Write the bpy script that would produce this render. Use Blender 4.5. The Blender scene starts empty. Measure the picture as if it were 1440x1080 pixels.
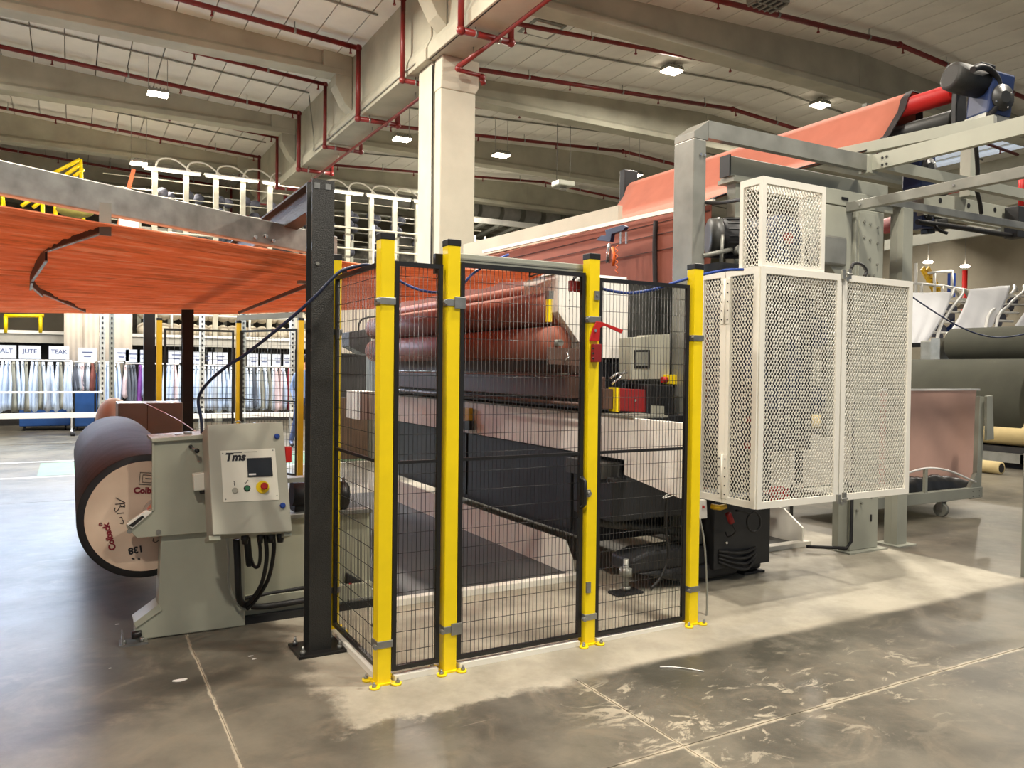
import bpy, bmesh, math, random
from mathutils import Vector, Matrix
random.seed(7)
S = bpy.context.scene
COL = S.collection

# ---------------------------------------------------------------- camera, world, exposure
FPX = 1109.18
CAM = Vector((-1.33573, -3.66319, 1.54637))
def _basis():
    y, t, r = [math.radians(a) for a in (60.773, -1.05734, 0.67918)]
    F = Vector((math.cos(y)*math.cos(t), math.sin(y)*math.cos(t), math.sin(t)))
    R0 = Vector((math.sin(y), -math.cos(y), 0)); U0 = R0.cross(F)
    return F, R0*math.cos(r)+U0*math.sin(r), U0*math.cos(r)-R0*math.sin(r)
CF, CR, CU = _basis()
cd = bpy.data.cameras.new('camera'); cam = bpy.data.objects.new('camera', cd); COL.objects.link(cam)
cd.sensor_width = 36; cd.lens = 36*FPX/1440; cd.clip_start = .05; cd.clip_end = 200
m = Matrix((CR, CU, -CF)).transposed().to_4x4(); m.translation = CAM; cam.matrix_world = m
S.camera = cam
w = bpy.data.worlds.new('world'); S.world = w; w.use_nodes = True
bg = w.node_tree.nodes['Background']; bg.inputs[0].default_value = (.78, .86, 1.0, 1); bg.inputs[1].default_value = .30
S.view_settings.view_transform = 'Standard'; S.view_settings.look = 'None'
S.view_settings.exposure = 0.08; S.view_settings.gamma = 1; S.view_settings.use_curve_mapping = False
LAMP_W = 400.0       # highbay lamps
WARM = (1.0, .925, .81)

def P(px, py, X=None, Y=None, Z=None):
    """the point of the plane X=, Y= or Z= that the photograph shows at (px, py)"""
    d = CF + CR*((px-720)/FPX) - CU*((py-540)/FPX)
    ax, v = (0, X) if X is not None else (1, Y) if Y is not None else (2, Z)
    return CAM + d*((v-CAM[ax])/d[ax])

# ---------------------------------------------------------------- materials
def srgb(c):
    return tuple((x/255/12.92 if x/255 <= .04045 else ((x/255+.055)/1.055)**2.4) for x in c) + (1,)
def mat(name, rgb, rough=.5, metal=0, var=.12, scale=4, bump=0., bscale=60, stretch=(1, 1, 1), rgb2=None, spec=.5, alpha=1):
    m = bpy.data.materials.new(name); m.use_nodes = True; nt = m.node_tree; N = nt.nodes; L = nt.links
    b = N['Principled BSDF']; b.inputs['Roughness'].default_value = rough; b.inputs['Metallic'].default_value = metal
    b.inputs['Specular IOR Level'].default_value = spec; b.inputs['Alpha'].default_value = alpha
    c = srgb(rgb); tc = N.new('ShaderNodeTexCoord'); mp = N.new('ShaderNodeMapping'); mp.inputs['Scale'].default_value = stretch
    L.new(tc.outputs['Object'], mp.inputs[0])
    n = N.new('ShaderNodeTexNoise'); n.inputs['Scale'].default_value = scale; n.inputs['Detail'].default_value = 6
    L.new(mp.outputs[0], n.inputs[0])
    mx = N.new('ShaderNodeMix'); mx.data_type = 'RGBA'
    c2 = srgb(rgb2) if rgb2 else tuple(x*(1-2*var) for x in c[:3])+(1,)
    mr = N.new('ShaderNodeMapRange'); mr.inputs[1].default_value = .35; mr.inputs[2].default_value = .68
    L.new(n.outputs[0], mr.inputs[0]); L.new(mr.outputs[0], mx.inputs[0])
    mx.inputs[6].default_value = tuple(min(1, x*(1+var*.4)) for x in c[:3])+(1,); mx.inputs[7].default_value = c2
    L.new(mx.outputs[2], b.inputs['Base Color'])
    if bump:
        n2 = N.new('ShaderNodeTexNoise'); n2.inputs['Scale'].default_value = bscale; n2.inputs['Detail'].default_value = 3
        L.new(mp.outputs[0], n2.inputs[0])
        bp = N.new('ShaderNodeBump'); bp.inputs['Strength'].default_value = bump; bp.inputs['Distance'].default_value = .01
        L.new(n2.outputs[0], bp.inputs['Height']); L.new(bp.outputs[0], b.inputs['Normal'])
    return m
def emat(name, rgb, s):
    m = bpy.data.materials.new(name); m.use_nodes = True; b = m.node_tree.nodes['Principled BSDF']
    b.inputs['Base Color'].default_value = srgb(rgb); b.inputs['Emission Color'].default_value = srgb(rgb)
    b.inputs['Emission Strength'].default_value = s; return m
M = {}
def MT(k, *a, **kw): M[k] = mat(k, *a, **kw)
MT('ceil', (222, 219, 208), .9, var=.07, scale=1.2, bump=.15, bscale=25)
MT('ceil_gap', (60, 57, 50), .9)
MT('rib', (174, 171, 153), .85, var=.1, scale=1.5, bump=.1, bscale=20)
MT('column', (182, 179, 162), .8, var=.06, scale=2, bump=.15, bscale=60)
MT('wall', (168, 160, 142), .9, var=.1, scale=.8)
MT('pipe', (118, 27, 24), .4, var=.15, scale=6)
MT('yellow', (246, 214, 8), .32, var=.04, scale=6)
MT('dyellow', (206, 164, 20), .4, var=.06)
MT('black', (26, 25, 24), .4, var=.2)
MT('blackm', (40, 39, 35), .5, var=.2, bump=.4, bscale=180)
MT('rubber', (22, 21, 21), .6, var=.2)
MT('galv', (158, 158, 152), .38, .75, var=.18, scale=9)
MT('chrome', (205, 205, 205), .22, .9, var=.05)
MT('cream', (234, 230, 217), .38, var=.03, scale=3)
MT('ggrey', (158, 159, 145), .42, var=.06, scale=3)
MT('gdark', (128, 128, 118), .45, var=.08, scale=3)
MT('gsteel', (138, 138, 130), .35, .35, var=.12, scale=5)
MT('unw', (165, 165, 146), .45, var=.06, scale=3)
MT('cab', (170, 168, 152), .4, var=.04, scale=3)
MT('hmi', (226, 222, 205), .45, var=.02)
MT('screen', (42, 44, 46), .15, var=.1)
MT('white', (236, 234, 228), .5, var=.03)
MT('fascia', (240, 236, 228), .4, var=.04)
MT('mblack', (30, 31, 33), .5, var=.25)
MT('mgrey', (58, 58, 55), .45, var=.15)
MT('brownm', (84, 60, 50), .5, 0, var=.2, stretch=(1, .2, 1))
MT('copper', (146, 80, 60), .62, var=.12, scale=3, stretch=(1, .4, 1), bump=.1, bscale=120)
MT('darkroll', (50, 48, 47), .7, var=.18, scale=2.5, bump=.3, bscale=90, rgb2=(68, 66, 65), stretch=(1, 3, 1))
MT('rollend', (26, 24, 24), .7)
MT('bluem', (38, 54, 94), .4)
MT('drivedark', (38, 37, 48), .5)
MT('jointfill', (168, 158, 138), .9)
MT('creelw', (186, 182, 164), .5)
MT('card', (205, 182, 158), .7, var=.05, scale=3, rgb2=(186, 160, 136))
MT('blacklite', (40, 36, 36), .6)
MT('red', (184, 22, 18), .5, var=.08)
MT('dred', (136, 14, 14), .6, var=.1)
MT('blue', (28, 62, 140), .4, var=.1)
MT('dblue', (34, 44, 74), .42, var=.2)
MT('orange', (224, 104, 30), .5, var=.08)
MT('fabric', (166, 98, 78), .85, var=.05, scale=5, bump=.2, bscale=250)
MT('fabric_shaded', (128, 70, 54), .85, var=.05, scale=5, bump=.2, bscale=250)  # same fabric, colour darkened for the shaded stretch below the fold
MT('selv', (34, 26, 26), .8)
MT('green', (62, 62, 50), .85, var=.08, scale=3, bump=.2, bscale=150)
MT('creamroll', (226, 204, 148), .7, var=.06)
MT('pink', (214, 172, 154), .55, var=.03)
MT('sheet', (228, 228, 230), .8, var=.03, scale=1.5, stretch=(1, 1, .3))
MT('plas', (196, 208, 222), .35, var=.22, scale=5, stretch=(3, 3, .4), rgb2=(150, 165, 186))
MT('plas2', (176, 182, 190), .35, var=.2, scale=5, stretch=(3, 3, .4))
MT('cl_grey', (84, 88, 96), .8); MT('cl_purp', (120, 62, 140), .8); MT('cl_brn', (112, 58, 48), .8); MT('cl_pink', (214, 190, 190), .8); MT('cl_dred', (128, 30, 46), .8); MT('cl_olive', (140, 138, 124), .8)
MT('bin', (40, 88, 158), .5, var=.08)
MT('canvas', (214, 204, 190), .85, var=.06, scale=3, bump=.5, bscale=4)
MT('dark', (38, 36, 34), .8, var=.25)
MT('deck', (178, 176, 168), .5, var=.08)
MT('cone', (74, 76, 88), .8, var=.2); MT('conew', (210, 200, 180), .8, var=.08)
MT('skin', (196, 150, 124), .5); MT('jeans', (40, 56, 92), .8); MT('shirt', (90, 110, 150), .8); MT('hair', (40, 30, 24), .7)
MT('ink', (26, 24, 28), .6); MT('inkred', (120, 24, 34), .6); MT('inkblue', (90, 100, 140), .6)
M['lamp'] = emat('lamp', (255, 238, 214), 30); M['tube'] = emat('tube', (255, 244, 222), 4); M['unseen_tubecool'] = emat('unseen_tubecool', (190, 215, 255), 16); M['lampfar'] = emat('lampfar', (255, 240, 220), 12)
M['skyl'] = emat('skyl', (205, 215, 228), .55); M['btn'] = emat('btn', (190, 190, 190), .0)

def web_mat():
    m = mat('web', (206, 92, 62), .75, var=.1); nt = m.node_tree; N = nt.nodes; L = nt.links
    b = N['Principled BSDF']; at = N.new('ShaderNodeAttribute'); at.attribute_name = 'uvw'
    mp = N.new('ShaderNodeMapping'); mp.inputs['Scale'].default_value = (1.6, 60, 1)
    L.new(at.outputs['Vector'], mp.inputs[0])
    n = N.new('ShaderNodeTexNoise'); n.inputs['Scale'].default_value = 1; n.inputs['Detail'].default_value = 8; n.inputs['Roughness'].default_value = .75
    L.new(mp.outputs[0], n.inputs[0])
    cr = N.new('ShaderNodeValToRGB'); e = cr.color_ramp.elements
    e[0].position = .39; e[0].color = srgb((142, 76, 50)); e[1].position = .61; e[1].color = srgb((255, 236, 214))
    e.new(.46).color = srgb((220, 124, 82)); e.new(.54).color = srgb((244, 166, 124))
    L.new(n.outputs[0], cr.inputs[0]); L.new(cr.outputs[0], b.inputs['Base Color'])
    mp2 = N.new('ShaderNodeMapping'); mp2.inputs['Scale'].default_value = (6, 700, 1); L.new(at.outputs['Vector'], mp2.inputs[0])
    n2 = N.new('ShaderNodeTexNoise'); n2.inputs['Scale'].default_value = 1; L.new(mp2.outputs[0], n2.inputs[0])
    bp = N.new('ShaderNodeBump'); bp.inputs['Strength'].default_value = .5; bp.inputs['Distance'].default_value = .01
    L.new(n2.outputs[0], bp.inputs['Height']); L.new(bp.outputs[0], b.inputs['Normal'])
    tr = N.new('ShaderNodeBsdfTranslucent'); tr.inputs['Color'].default_value = srgb((226, 160, 122))
    ms = N.new('ShaderNodeMixShader'); ms.inputs[0].default_value = .36
    L.new(b.outputs[0], ms.inputs[1]); L.new(tr.outputs[0], ms.inputs[2]); L.new(ms.outputs[0], N['Material Output'].inputs['Surface'])
    return m
M['web'] = web_mat()

def floor_mat():
    m = bpy.data.materials.new('concrete_floor'); m.use_nodes = True; nt = m.node_tree; N = nt.nodes; L = nt.links
    b = N['Principled BSDF']; g = N.new('ShaderNodeNewGeometry'); pos = g.outputs['Position']
    def noise(sc, det=6, rough=.6, stretch=None, dist=0):
        n = N.new('ShaderNodeTexNoise'); n.inputs['Scale'].default_value = sc; n.inputs['Detail'].default_value = det
        n.inputs['Roughness'].default_value = rough; n.inputs['Distortion'].default_value = dist
        if stretch:
            mp = N.new('ShaderNodeMapping'); mp.inputs['Scale'].default_value = stretch; L.new(pos, mp.inputs[0]); L.new(mp.outputs[0], n.inputs[0])
        else: L.new(pos, n.inputs[0])
        return n.outputs[0]
    def ramp(v, a, bb):
        r = N.new('ShaderNodeMapRange'); r.inputs[1].default_value = a; r.inputs[2].default_value = bb; r.interpolation_type = 'SMOOTHSTEP'; L.new(v, r.inputs[0]); return r.outputs[0]
    def math_(op, a, c):
        k = N.new('ShaderNodeMath'); k.operation = op
        for i, v in enumerate((a, c)):
            if isinstance(v, (int, float)): k.inputs[i].default_value = v
            else: L.new(v, k.inputs[i])
        return k.outputs[0]
    def mix(f, a, c):
        k = N.new('ShaderNodeMix'); k.data_type = 'RGBA'
        if isinstance(f, float): k.inputs[0].default_value = f
        else: L.new(f, k.inputs[0])
        for i, v in ((6, a), (7, c)):
            if isinstance(v, tuple): k.inputs[i].default_value = v
            else: L.new(v, k.inputs[i])
        return k.outputs[2]
    sp = N.new('ShaderNodeSeparateXYZ'); L.new(pos, sp.inputs[0]); X, Y = sp.outputs[0], sp.outputs[1]
    base = mix(ramp(noise(.9, 8, .65), .35, .65), srgb((110, 105, 93)), srgb((72, 69, 61)))
    base = mix(ramp(noise(2.6, 8, .7, dist=1.5), .45, .75), base, srgb((112, 104, 90)))
    # pale worn strip around the machine, edges broken by noise
    e = math_('MULTIPLY', math_('SUBTRACT', noise(1.7, 8, .7), .5), math_('ADD', .10, math_('MULTIPLY', ramp(X, 1.3, .3), .75)))
    Yn = math_('ADD', Y, e); Xn = math_('ADD', X, e)
    k = math_('MULTIPLY', ramp(Yn, -.46, -.36), ramp(Yn, 6.6, 6.2))
    k = math_('MULTIPLY', k, math_('MULTIPLY', ramp(Xn, -.34, -.2), ramp(X, 5.02, 4.96)))
    pale = mix(ramp(noise(1.4, 8, .7), .35, .7), srgb((168, 161, 144)), srgb((134, 128, 113)))
    base = mix(math_('MULTIPLY', k, ramp(noise(.8, 5, .6), .1, .5)), base, pale)
    # pale tail of dust under the corner of the fence
    # dried pale patches between the joints on the right
    z = math_('MULTIPLY', ramp(Y, -1.75, -1.15), ramp(Y, -.42, -.62)); z = math_('MULTIPLY', z, math_('MULTIPLY', ramp(X, .5, .9), ramp(X, 3.4, 2.0)))
    pt = math_('MULTIPLY', ramp(noise(5.5, 10, .7, (.8, 1.4, 1), 1.2), .55, .62), z)
    base = mix(pt, base, srgb((158, 150, 132)))
    # darker band just outside the pale strip
    dk = math_('MULTIPLY', ramp(Y, -.95, -.55), ramp(Y, -.36, -.46)); dk = math_('MULTIPLY', dk, math_('MULTIPLY', ramp(X, .8, 1.4), ramp(X, 3.2, 2.2)))
    base = mix(math_('MULTIPLY', dk, math_('ADD', .35, ramp(noise(2.0, 6, .7), .4, .6))), base, srgb((66, 64, 56)))
    # scratches
    sc = ramp(noise(14, 4, .5, (.12, 1.6, 1), .4), .72, .78)
    base = mix(math_('MULTIPLY', sc, .35), base, srgb((178, 168, 150)))
    # pale crumbled edges along the saw cuts
    def near_(v, at_, w_):
        d_ = N.new('ShaderNodeMath'); d_.operation = 'ABSOLUTE'; L.new(math_('ADD', v, math_('ADD', -at_, math_('MULTIPLY', math_('SUBTRACT', noise(7, 6, .7), .5), .05))), d_.inputs[0]); return ramp(d_.outputs[0], w_, w_*.3)
    jj = math_('MULTIPLY', near_(Y, -1.2, .022), ramp(noise(3.0, 6, .7), .42, .56))
    jj = math_('MAXIMUM', jj, math_('MULTIPLY', near_(X, -.757, .012), .7))
    jj = math_('MAXIMUM', jj, math_('MULTIPLY', near_(X, .873, .014), ramp(Y, -.4, -.5)))
    base = mix(math_('MULTIPLY', jj, .8), base, srgb((178, 168, 148)))
    # green and white walkway paint far left
    gr = math_('MULTIPLY', math_('MULTIPLY', ramp(Y, 9.0, 9.02), ramp(Y, 10.6, 10.58)), math_('MULTIPLY', ramp(X, -1.75, -1.73), ramp(X, 3, 2.98)))
    base = mix(math_('MULTIPLY', gr, .6), base, srgb((120, 170, 140)))
    wl = math_('MULTIPLY', ramp(Y, 8.8, 8.82), ramp(Y, 8.92, 8.9)); wl2 = math_('MULTIPLY', ramp(Y, 10.75, 10.77), ramp(Y, 10.88, 10.86))
    base = mix(math_('MULTIPLY', math_('MAXIMUM', wl, wl2), math_('MULTIPLY', ramp(X, 3, 2.9), .75)), base, srgb((215, 215, 210)))
    L.new(base, b.inputs['Base Color'])
    rr = N.new('ShaderNodeMapRange'); rr.inputs[3].default_value = .26; rr.inputs[4].default_value = .5; L.new(noise(2.2, 8, .7), rr.inputs[0])
    L.new(math_('ADD', rr.outputs[0], math_('MULTIPLY', k, .2)), b.inputs['Roughness'])
    bp = N.new('ShaderNodeBump'); bp.inputs['Strength'].default_value = .12; bp.inputs['Distance'].default_value = .01
    L.new(noise(9, 8, .7), bp.inputs['Height']); L.new(bp.outputs[0], b.inputs['Normal'])
    return m
M['floor'] = floor_mat()

# ---------------------------------------------------------------- geometry helpers
OFF = {}
class MB:
    def __init__(s): s.v = []; s.f = []; s.sm = []
    def add(s, vs, fs, smooth=False):
        n = len(s.v); s.v += [Vector(v) for v in vs]; s.f += [tuple(n+i for i in f) for f in fs]
        s.sm += (smooth if isinstance(smooth, list) else [smooth]*len(fs)); return s
    def hexa(s, p):
        return s.add(p, [(0, 3, 2, 1), (4, 5, 6, 7), (0, 1, 5, 4), (1, 2, 6, 5), (2, 3, 7, 6), (3, 0, 4, 7)])
    def box(s, x0, x1, y0, y1, z0, z1):
        return s.hexa([(x0, y0, z0), (x1, y0, z0), (x1, y1, z0), (x0, y1, z0), (x0, y0, z1), (x1, y0, z1), (x1, y1, z1), (x0, y1, z1)])
    def bar(s, a, b, w, h, up=(0, 0, 1)):
        a = Vector(a); b = Vector(b); d = (b-a).normalized(); u = Vector(up); r = d.cross(u)
        if r.length < 1e-4: r = d.cross(Vector((0, 1, 0)))
        r.normalize(); u = r.cross(d).normalized(); r = r*w/2; u = u*h/2
        return s.hexa([a-r-u, a+r-u, b+r-u, b-r-u, a-r+u, a+r+u, b+r+u, b-r+u])
    def prism(s, poly, vec):
        n = len(poly); vec = Vector(vec); vs = [Vector(p) for p in poly]; vs += [p+vec for p in vs]
        return s.add(vs, [tuple(range(n))[::-1], tuple(range(n, 2*n))]+[(i, (i+1) % n, n+(i+1) % n, n+i) for i in range(n)])
    def cone(s, a, b, r0, r1, n=16, caps=True):
        a = Vector(a); b = Vector(b); d = (b-a).normalized(); u = d.orthogonal().normalized(); v = d.cross(u)
        vs = [a+(u*math.cos(t)+v*math.sin(t))*r0 for t in [2*math.pi*i/n for i in range(n)]]
        vs += [b+(u*math.cos(t)+v*math.sin(t))*r1 for t in [2*math.pi*i/n for i in range(n)]]
        fs = [(i, (i+1) % n, n+(i+1) % n, n+i) for i in range(n)]; sm = [True]*n
        if caps: fs += [tuple(range(n))[::-1], tuple(range(n, 2*n))]; sm += [False, False]
        return s.add(vs, fs, sm)
    def cyl(s, a, b, r, n=16): return s.cone(a, b, r, r, n)
    def tube(s, pts, r, n=8, sub=0):
        pts = [Vector(p) for p in pts]
        if sub: pts = catmull(pts, sub)
        vs = []; fs = []; u = None
        for i, p in enumerate(pts):
            d = (pts[min(i+1, len(pts)-1)]-pts[max(i-1, 0)])
            if d.length < 1e-9: d = Vector((0, 0, 1))
            d.normalize()
            if u is None: u = d.orthogonal().normalized()
            else:
                u = u-d*u.dot(d)
                u = u.normalized() if u.length > 1e-6 else d.orthogonal().normalized()
            v = d.cross(u)
            vs += [p+(u*math.cos(2*math.pi*k/n)+v*math.sin(2*math.pi*k/n))*r for k in range(n)]
        for i in range(len(pts)-1):
            fs += [(i*n+k, i*n+(k+1) % n, (i+1)*n+(k+1) % n, (i+1)*n+k) for k in range(n)]
        sm = [True]*len(fs); fs += [tuple(range(n))[::-1], tuple(range((len(pts)-1)*n, len(pts)*n))]
        return s.add(vs, fs, sm+[False, False])
    def ball(s, c, r, n=12, m=8, sc=(1, 1, 1)):
        c = Vector(c); vs = []; fs = []
        for j in range(m+1):
            t = math.pi*j/m
            for i in range(n):
                a = 2*math.pi*i/n; vs.append(c+Vector((math.sin(t)*math.cos(a)*sc[0], math.sin(t)*math.sin(a)*sc[1], math.cos(t)*sc[2]))*r)
        for j in range(m):
            for i in range(n): fs.append((j*n+i, (j+1)*n+i, (j+1)*n+(i+1) % n, j*n+(i+1) % n))
        return s.add(vs, fs, True)
    def lathe(s, a, b, prof, n=24):
        """prof: list of (t along a-b in metres, radius)"""
        a = Vector(a); d = (Vector(b)-a).normalized(); u = d.orthogonal().normalized(); v = d.cross(u); vs = []; fs = []
        for t, r in prof: vs += [a+d*t+(u*math.cos(2*math.pi*k/n)+v*math.sin(2*math.pi*k/n))*r for k in range(n)]
        for i in range(len(prof)-1): fs += [(i*n+k, i*n+(k+1) % n, (i+1)*n+(k+1) % n, (i+1)*n+k) for k in range(n)]
        sm = [True]*len(fs); q = len(prof)-1
        return s.add(vs, fs+[tuple(range(n))[::-1], tuple(range(q*n, q*n+n))], sm+[False, False])
    def build(s, name, mt, parent=None, label=None, bevel=0, kind=None):
        me = bpy.data.meshes.new(name); o = bpy.data.objects.new(name, me); COL.objects.link(o)
        if parent is not None: off = OFF[parent.name]
        else:
            lo = [min(v[i] for v in s.v) for i in range(3)]; hi = [max(v[i] for v in s.v) for i in range(3)]
            off = Vector(((lo[0]+hi[0])/2, (lo[1]+hi[1])/2, lo[2])); o.location = off
        OFF[o.name] = off
        me.from_pydata([v-off for v in s.v], [], s.f); me.polygons.foreach_set('use_smooth', s.sm)
        bm = bmesh.new(); bm.from_mesh(me); bmesh.ops.recalc_face_normals(bm, faces=bm.faces); bm.to_mesh(me); bm.free()
        me.materials.append(M[mt] if isinstance(mt, str) else mt)
        if parent is not None: o.parent = parent
        if label: o['label'] = label
        if kind: o['kind'] = kind
        if bevel:
            b = o.modifiers.new('bevel', 'BEVEL'); b.width = bevel; b.segments = 2; b.limit_method = 'ANGLE'
        return o
def catmull(p, k):
    out = []; q = [p[0]*2-p[1]]+list(p)+[p[-1]*2-p[-2]]
    for i in range(1, len(q)-2):
        for j in range(k):
            t = j/k; a, b, c, d = q[i-1:i+3]
            out.append(.5*((2*b)+(c-a)*t+(2*a-5*b+4*c-d)*t*t+(3*b-a-3*c+d)*t**3))
    return out+[p[-1]]
def thing(name, label, cat, loc, group=None, kind=None):
    o = bpy.data.objects.new(name, None); COL.objects.link(o); o.location = loc; o.empty_display_size = .1
    OFF[o.name] = Vector(loc); return tag(o, label, cat, group, kind)
def tag(o, label, cat, group=None, kind=None):
    o['label'] = label; o['category'] = cat
    if group: o['group'] = group
    if kind: o['kind'] = kind
    return o
def dup(o, delta, label=None, group=None, parent=None):
    c = o.copy(); COL.objects.link(c); OFF[c.name] = OFF[o.name]+Vector(delta)
    if parent is None: c.location = o.location+Vector(delta)
    else: c.parent = parent
    if label: c['label'] = label
    if group: c['group'] = group
    for ch in list(o.children): dup(ch, delta, parent=c)
    return c
def text(s, org, xd, ud, size, mt, parent, name='lettering', center=True, shear=0, ext=.0008, bold=0):
    cu = bpy.data.curves.new('t', 'FONT'); cu.body = s; cu.size = size; cu.extrude = ext; cu.shear = shear; cu.offset = bold
    if center: cu.align_x = 'CENTER'; cu.align_y = 'CENTER'
    to = bpy.data.objects.new('t', cu); COL.objects.link(to); bpy.context.view_layer.update()
    me0 = bpy.data.meshes.new_from_object(to.evaluated_get(bpy.context.evaluated_depsgraph_get()))
    xd = Vector(xd).normalized(); ud = Vector(ud).normalized(); nd = xd.cross(ud); org = Vector(org)
    mb = MB(); mb.add([org+xd*v.co.x+ud*v.co.y+nd*v.co.z for v in me0.vertices], [tuple(p.vertices) for p in me0.polygons])
    bpy.data.objects.remove(to); bpy.data.curves.remove(cu); bpy.data.meshes.remove(me0)
    return mb.build(name, mt, parent)
def area(name, loc, sx, sy, power, col, rot=(0, 0, 0)):
    l = bpy.data.lights.new(name, 'AREA'); l.shape = 'RECTANGLE'; l.size = sx; l.size_y = sy; l.energy = power; l.color = col
    o = bpy.data.objects.new(name, l); COL.objects.link(o); o.location = loc; o.rotation_euler = rot; return o
# ================================================================ the building
XV, HALF = 4.13, 9.65
def zc(x):
    d = ((x-XV+HALF) % (2*HALF))-HALF
    return 8.06+.056*abs(d)
RIBS = [3.2+4.8*k for k in range(-1, 7)]

# floor: cast slabs with saw-cut joints
fl = MB().box(-16, 40, -9, 40, -.30, -.004).build('floor', 'jointfill', kind='structure')
gx = [-16, -7, -.757, .873, 8.5, 16, 24, 40]; gy = [-9, -5, -1.2, -.41, 6.6, 14, 22, 40]; g = .004
for i in range(len(gx)-1):
    for j in range(len(gy)-1):
        x0, x1, y0, y1 = gx[i], gx[i+1], gy[j], gy[j+1]
        if y0 == -.41:
            if x0 == -.757: x1 = gx[i+2]
            elif x0 == .873: continue
        MB().box(x0+g, x1-g, y0+(0 if y0 == -.41 else g), y1-(0 if y1 == -.41 else g), -.012, 0).build('slab', 'floor', fl)

# ceiling: base skin, planks, ribs, girders
b = MB(); xs = [-15.17, -5.52, XV, 13.78, 23.43, 33.08, 40]
for a, c in zip(xs, xs[1:]):
    b.prism([(a, -6.4, zc(a)+.12), (c, -6.4, zc(c)+.12), (c, 36, zc(c)+.12), (a, 36, zc(a)+.12)], (0, 0, .1))
ce = b.build('ceiling', 'ceil_gap', kind='structure')
pw = .62; base_plank = None
far = MB()
for j in range(len(RIBS)-1):
    y0, y1 = RIBS[j]+.12, RIBS[j+1]-.12
    k = -24
    while XV+k*pw < 34:
        x0 = XV+k*pw; x1 = x0+pw-.018; k += 1
        near = (1 <= j <= 4 and -8 < x0 < 24)
        z0, z1 = zc(x0+.01), zc(x1)
        if near:
            if base_plank is None:
                base_plank = MB().hexa([(-.3, -2.28, 0), (.3, -2.28, 0), (.3, 2.28, 0), (-.3, 2.28, 0), (-.3, -2.28, .1), (.3, -2.28, .1), (.3, 2.28, .1), (-.3, 2.28, .1)])
                pm = base_plank.build('plank', 'ceil', ce, bevel=0)
                pme = pm.data; off = OFF[ce.name]
                for v in pme.vertices: v.co += off
                bpy.data.objects.remove(pm)
            o = bpy.data.objects.new('plank', pme); COL.objects.link(o); o.parent = ce
            o.location = Vector(((x0+x1)/2, (y0+y1)/2, (z0+z1)/2))-OFF[ce.name]
            o.rotation_euler = (0, -math.atan2(z1-z0, x1-x0), 0)
        else:
            far.hexa([(x0, y0, z0), (x1, y0, z1), (x1, y1, z1), (x0, y1, z0), (x0, y0, z0+.1), (x1, y0, z1+.1), (x1, y1, z1+.1), (x0, y1, z0+.1)])
far.build('plank', 'ceil', ce, kind='stuff')
for y in RIBS:
    for a, c, lo, hi in ((-15.1, 3.83, -15.1, 3.1), (4.36, 23.12, 5.3, 22.3), (23.7, 38, 24.7, 38)):
        r = MB()
        r.prism([(a, y-.21, 7.66), (a, y+.21, 7.66), (a, y+.21, 7.78), (a, y+.12, 7.86), (a, y-.12, 7.86), (a, y-.21, 7.78)], (c-a, 0, 0))
        seg = [a]+[x for x in (-5.52, 13.78, 33.08) if a < x < c]+[c]
        for p, q in zip(seg, seg[1:]):
            r.hexa([(p, y-.12, 7.8), (q, y-.12, 7.8), (q, y+.12, 7.8), (p, y+.12, 7.8), (p, y-.12, zc(p)+.14), (q, y-.12, zc(q)+.14), (q, y+.12, zc(q)+.14), (p, y+.12, zc(p)+.14)])
        for e, s in ((c if c < 30 else None, -1), (a if a > 0 else None, 1)):
            if e is None: continue
            q = e+s*.62
            r.box(min(e, q), max(e, q), y-.205, y+.205, 7.668, zc(e)+.1)
            # corbel bracket below the rib end
            r.prism([(e, y-.19, 7.70), (e, y-.19, 6.95), (e+s*.16, y-.19, 7.1), (e+s*.36, y-.19, 7.45), (e+s*.36, y-.19, 7.70)], (0, .38, 0))
        r.build('rib_beam', 'rib', ce, bevel=.012)
def girder(x, y0, y1, name='main_girder'):
    poly = [(x-.37, 6.62), (x+.27, 6.62), (x+.27, 6.82), (x+.2, 7.0), (x+.2, 8.3), (x-.28, 8.3), (x-.28, 7.0), (x-.37, 6.82)]
    return MB().prism([(px, y0, pz) for px, pz in poly], (0, y1-y0, 0)).build(name, 'rib', ce, bevel=.015)
MB().box(XV-.335, XV-.32, -6.4, 8.4, 6.612, 6.64).build('edge_shadow_strip', 'dark', ce); girder(XV, -6.4, 8.42); girder(XV-.01, 8.47, 35); girder(XV+19.3, -6.4, 35)  # dark strip stands in for the shadow gap along the girder's lower edge

# column pair with expansion joint
t = thing('concrete_column', 'tall pale precast concrete column pair rising to the roof girder', 'column', (4.15, 8.5, 0))
c = MB().box(3.89, 4.52, 8.15, 8.40, 0, 6.1)
c.prism([(3.89, 8.15, 6.1), (4.52, 8.15, 6.1), (4.56, 8.1, 6.2), (4.56, 8.1, 6.62), (3.89, 8.1, 6.62), (3.89, 8.15, 6.2)], (0, .3, 0))
c.build('column_shaft', 'column', t, bevel=.02)
MB().box(3.87, 4.47, 8.46, 9.05, 0, 6.62).build('column_shaft', 'column', t, bevel=.02)
MB().box(3.93, 4.43, 8.39, 8.47, 0, 6.6).build('joint_filler', 'dark', t)
MB().tube([(3.865, 8.43, .5), (3.865, 8.43, 6.55)], .012).build('conduit', 'black', t)
girder2col = thing('concrete_column', 'distant pale concrete column under the far roof girder at right', 'column', (XV+19.3, 17.6, 0))
MB().box(XV+19.0, XV+19.6, 17.2, 17.8, 0, 6.62).build('column_shaft', 'column', girder2col, bevel=.02)

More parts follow.
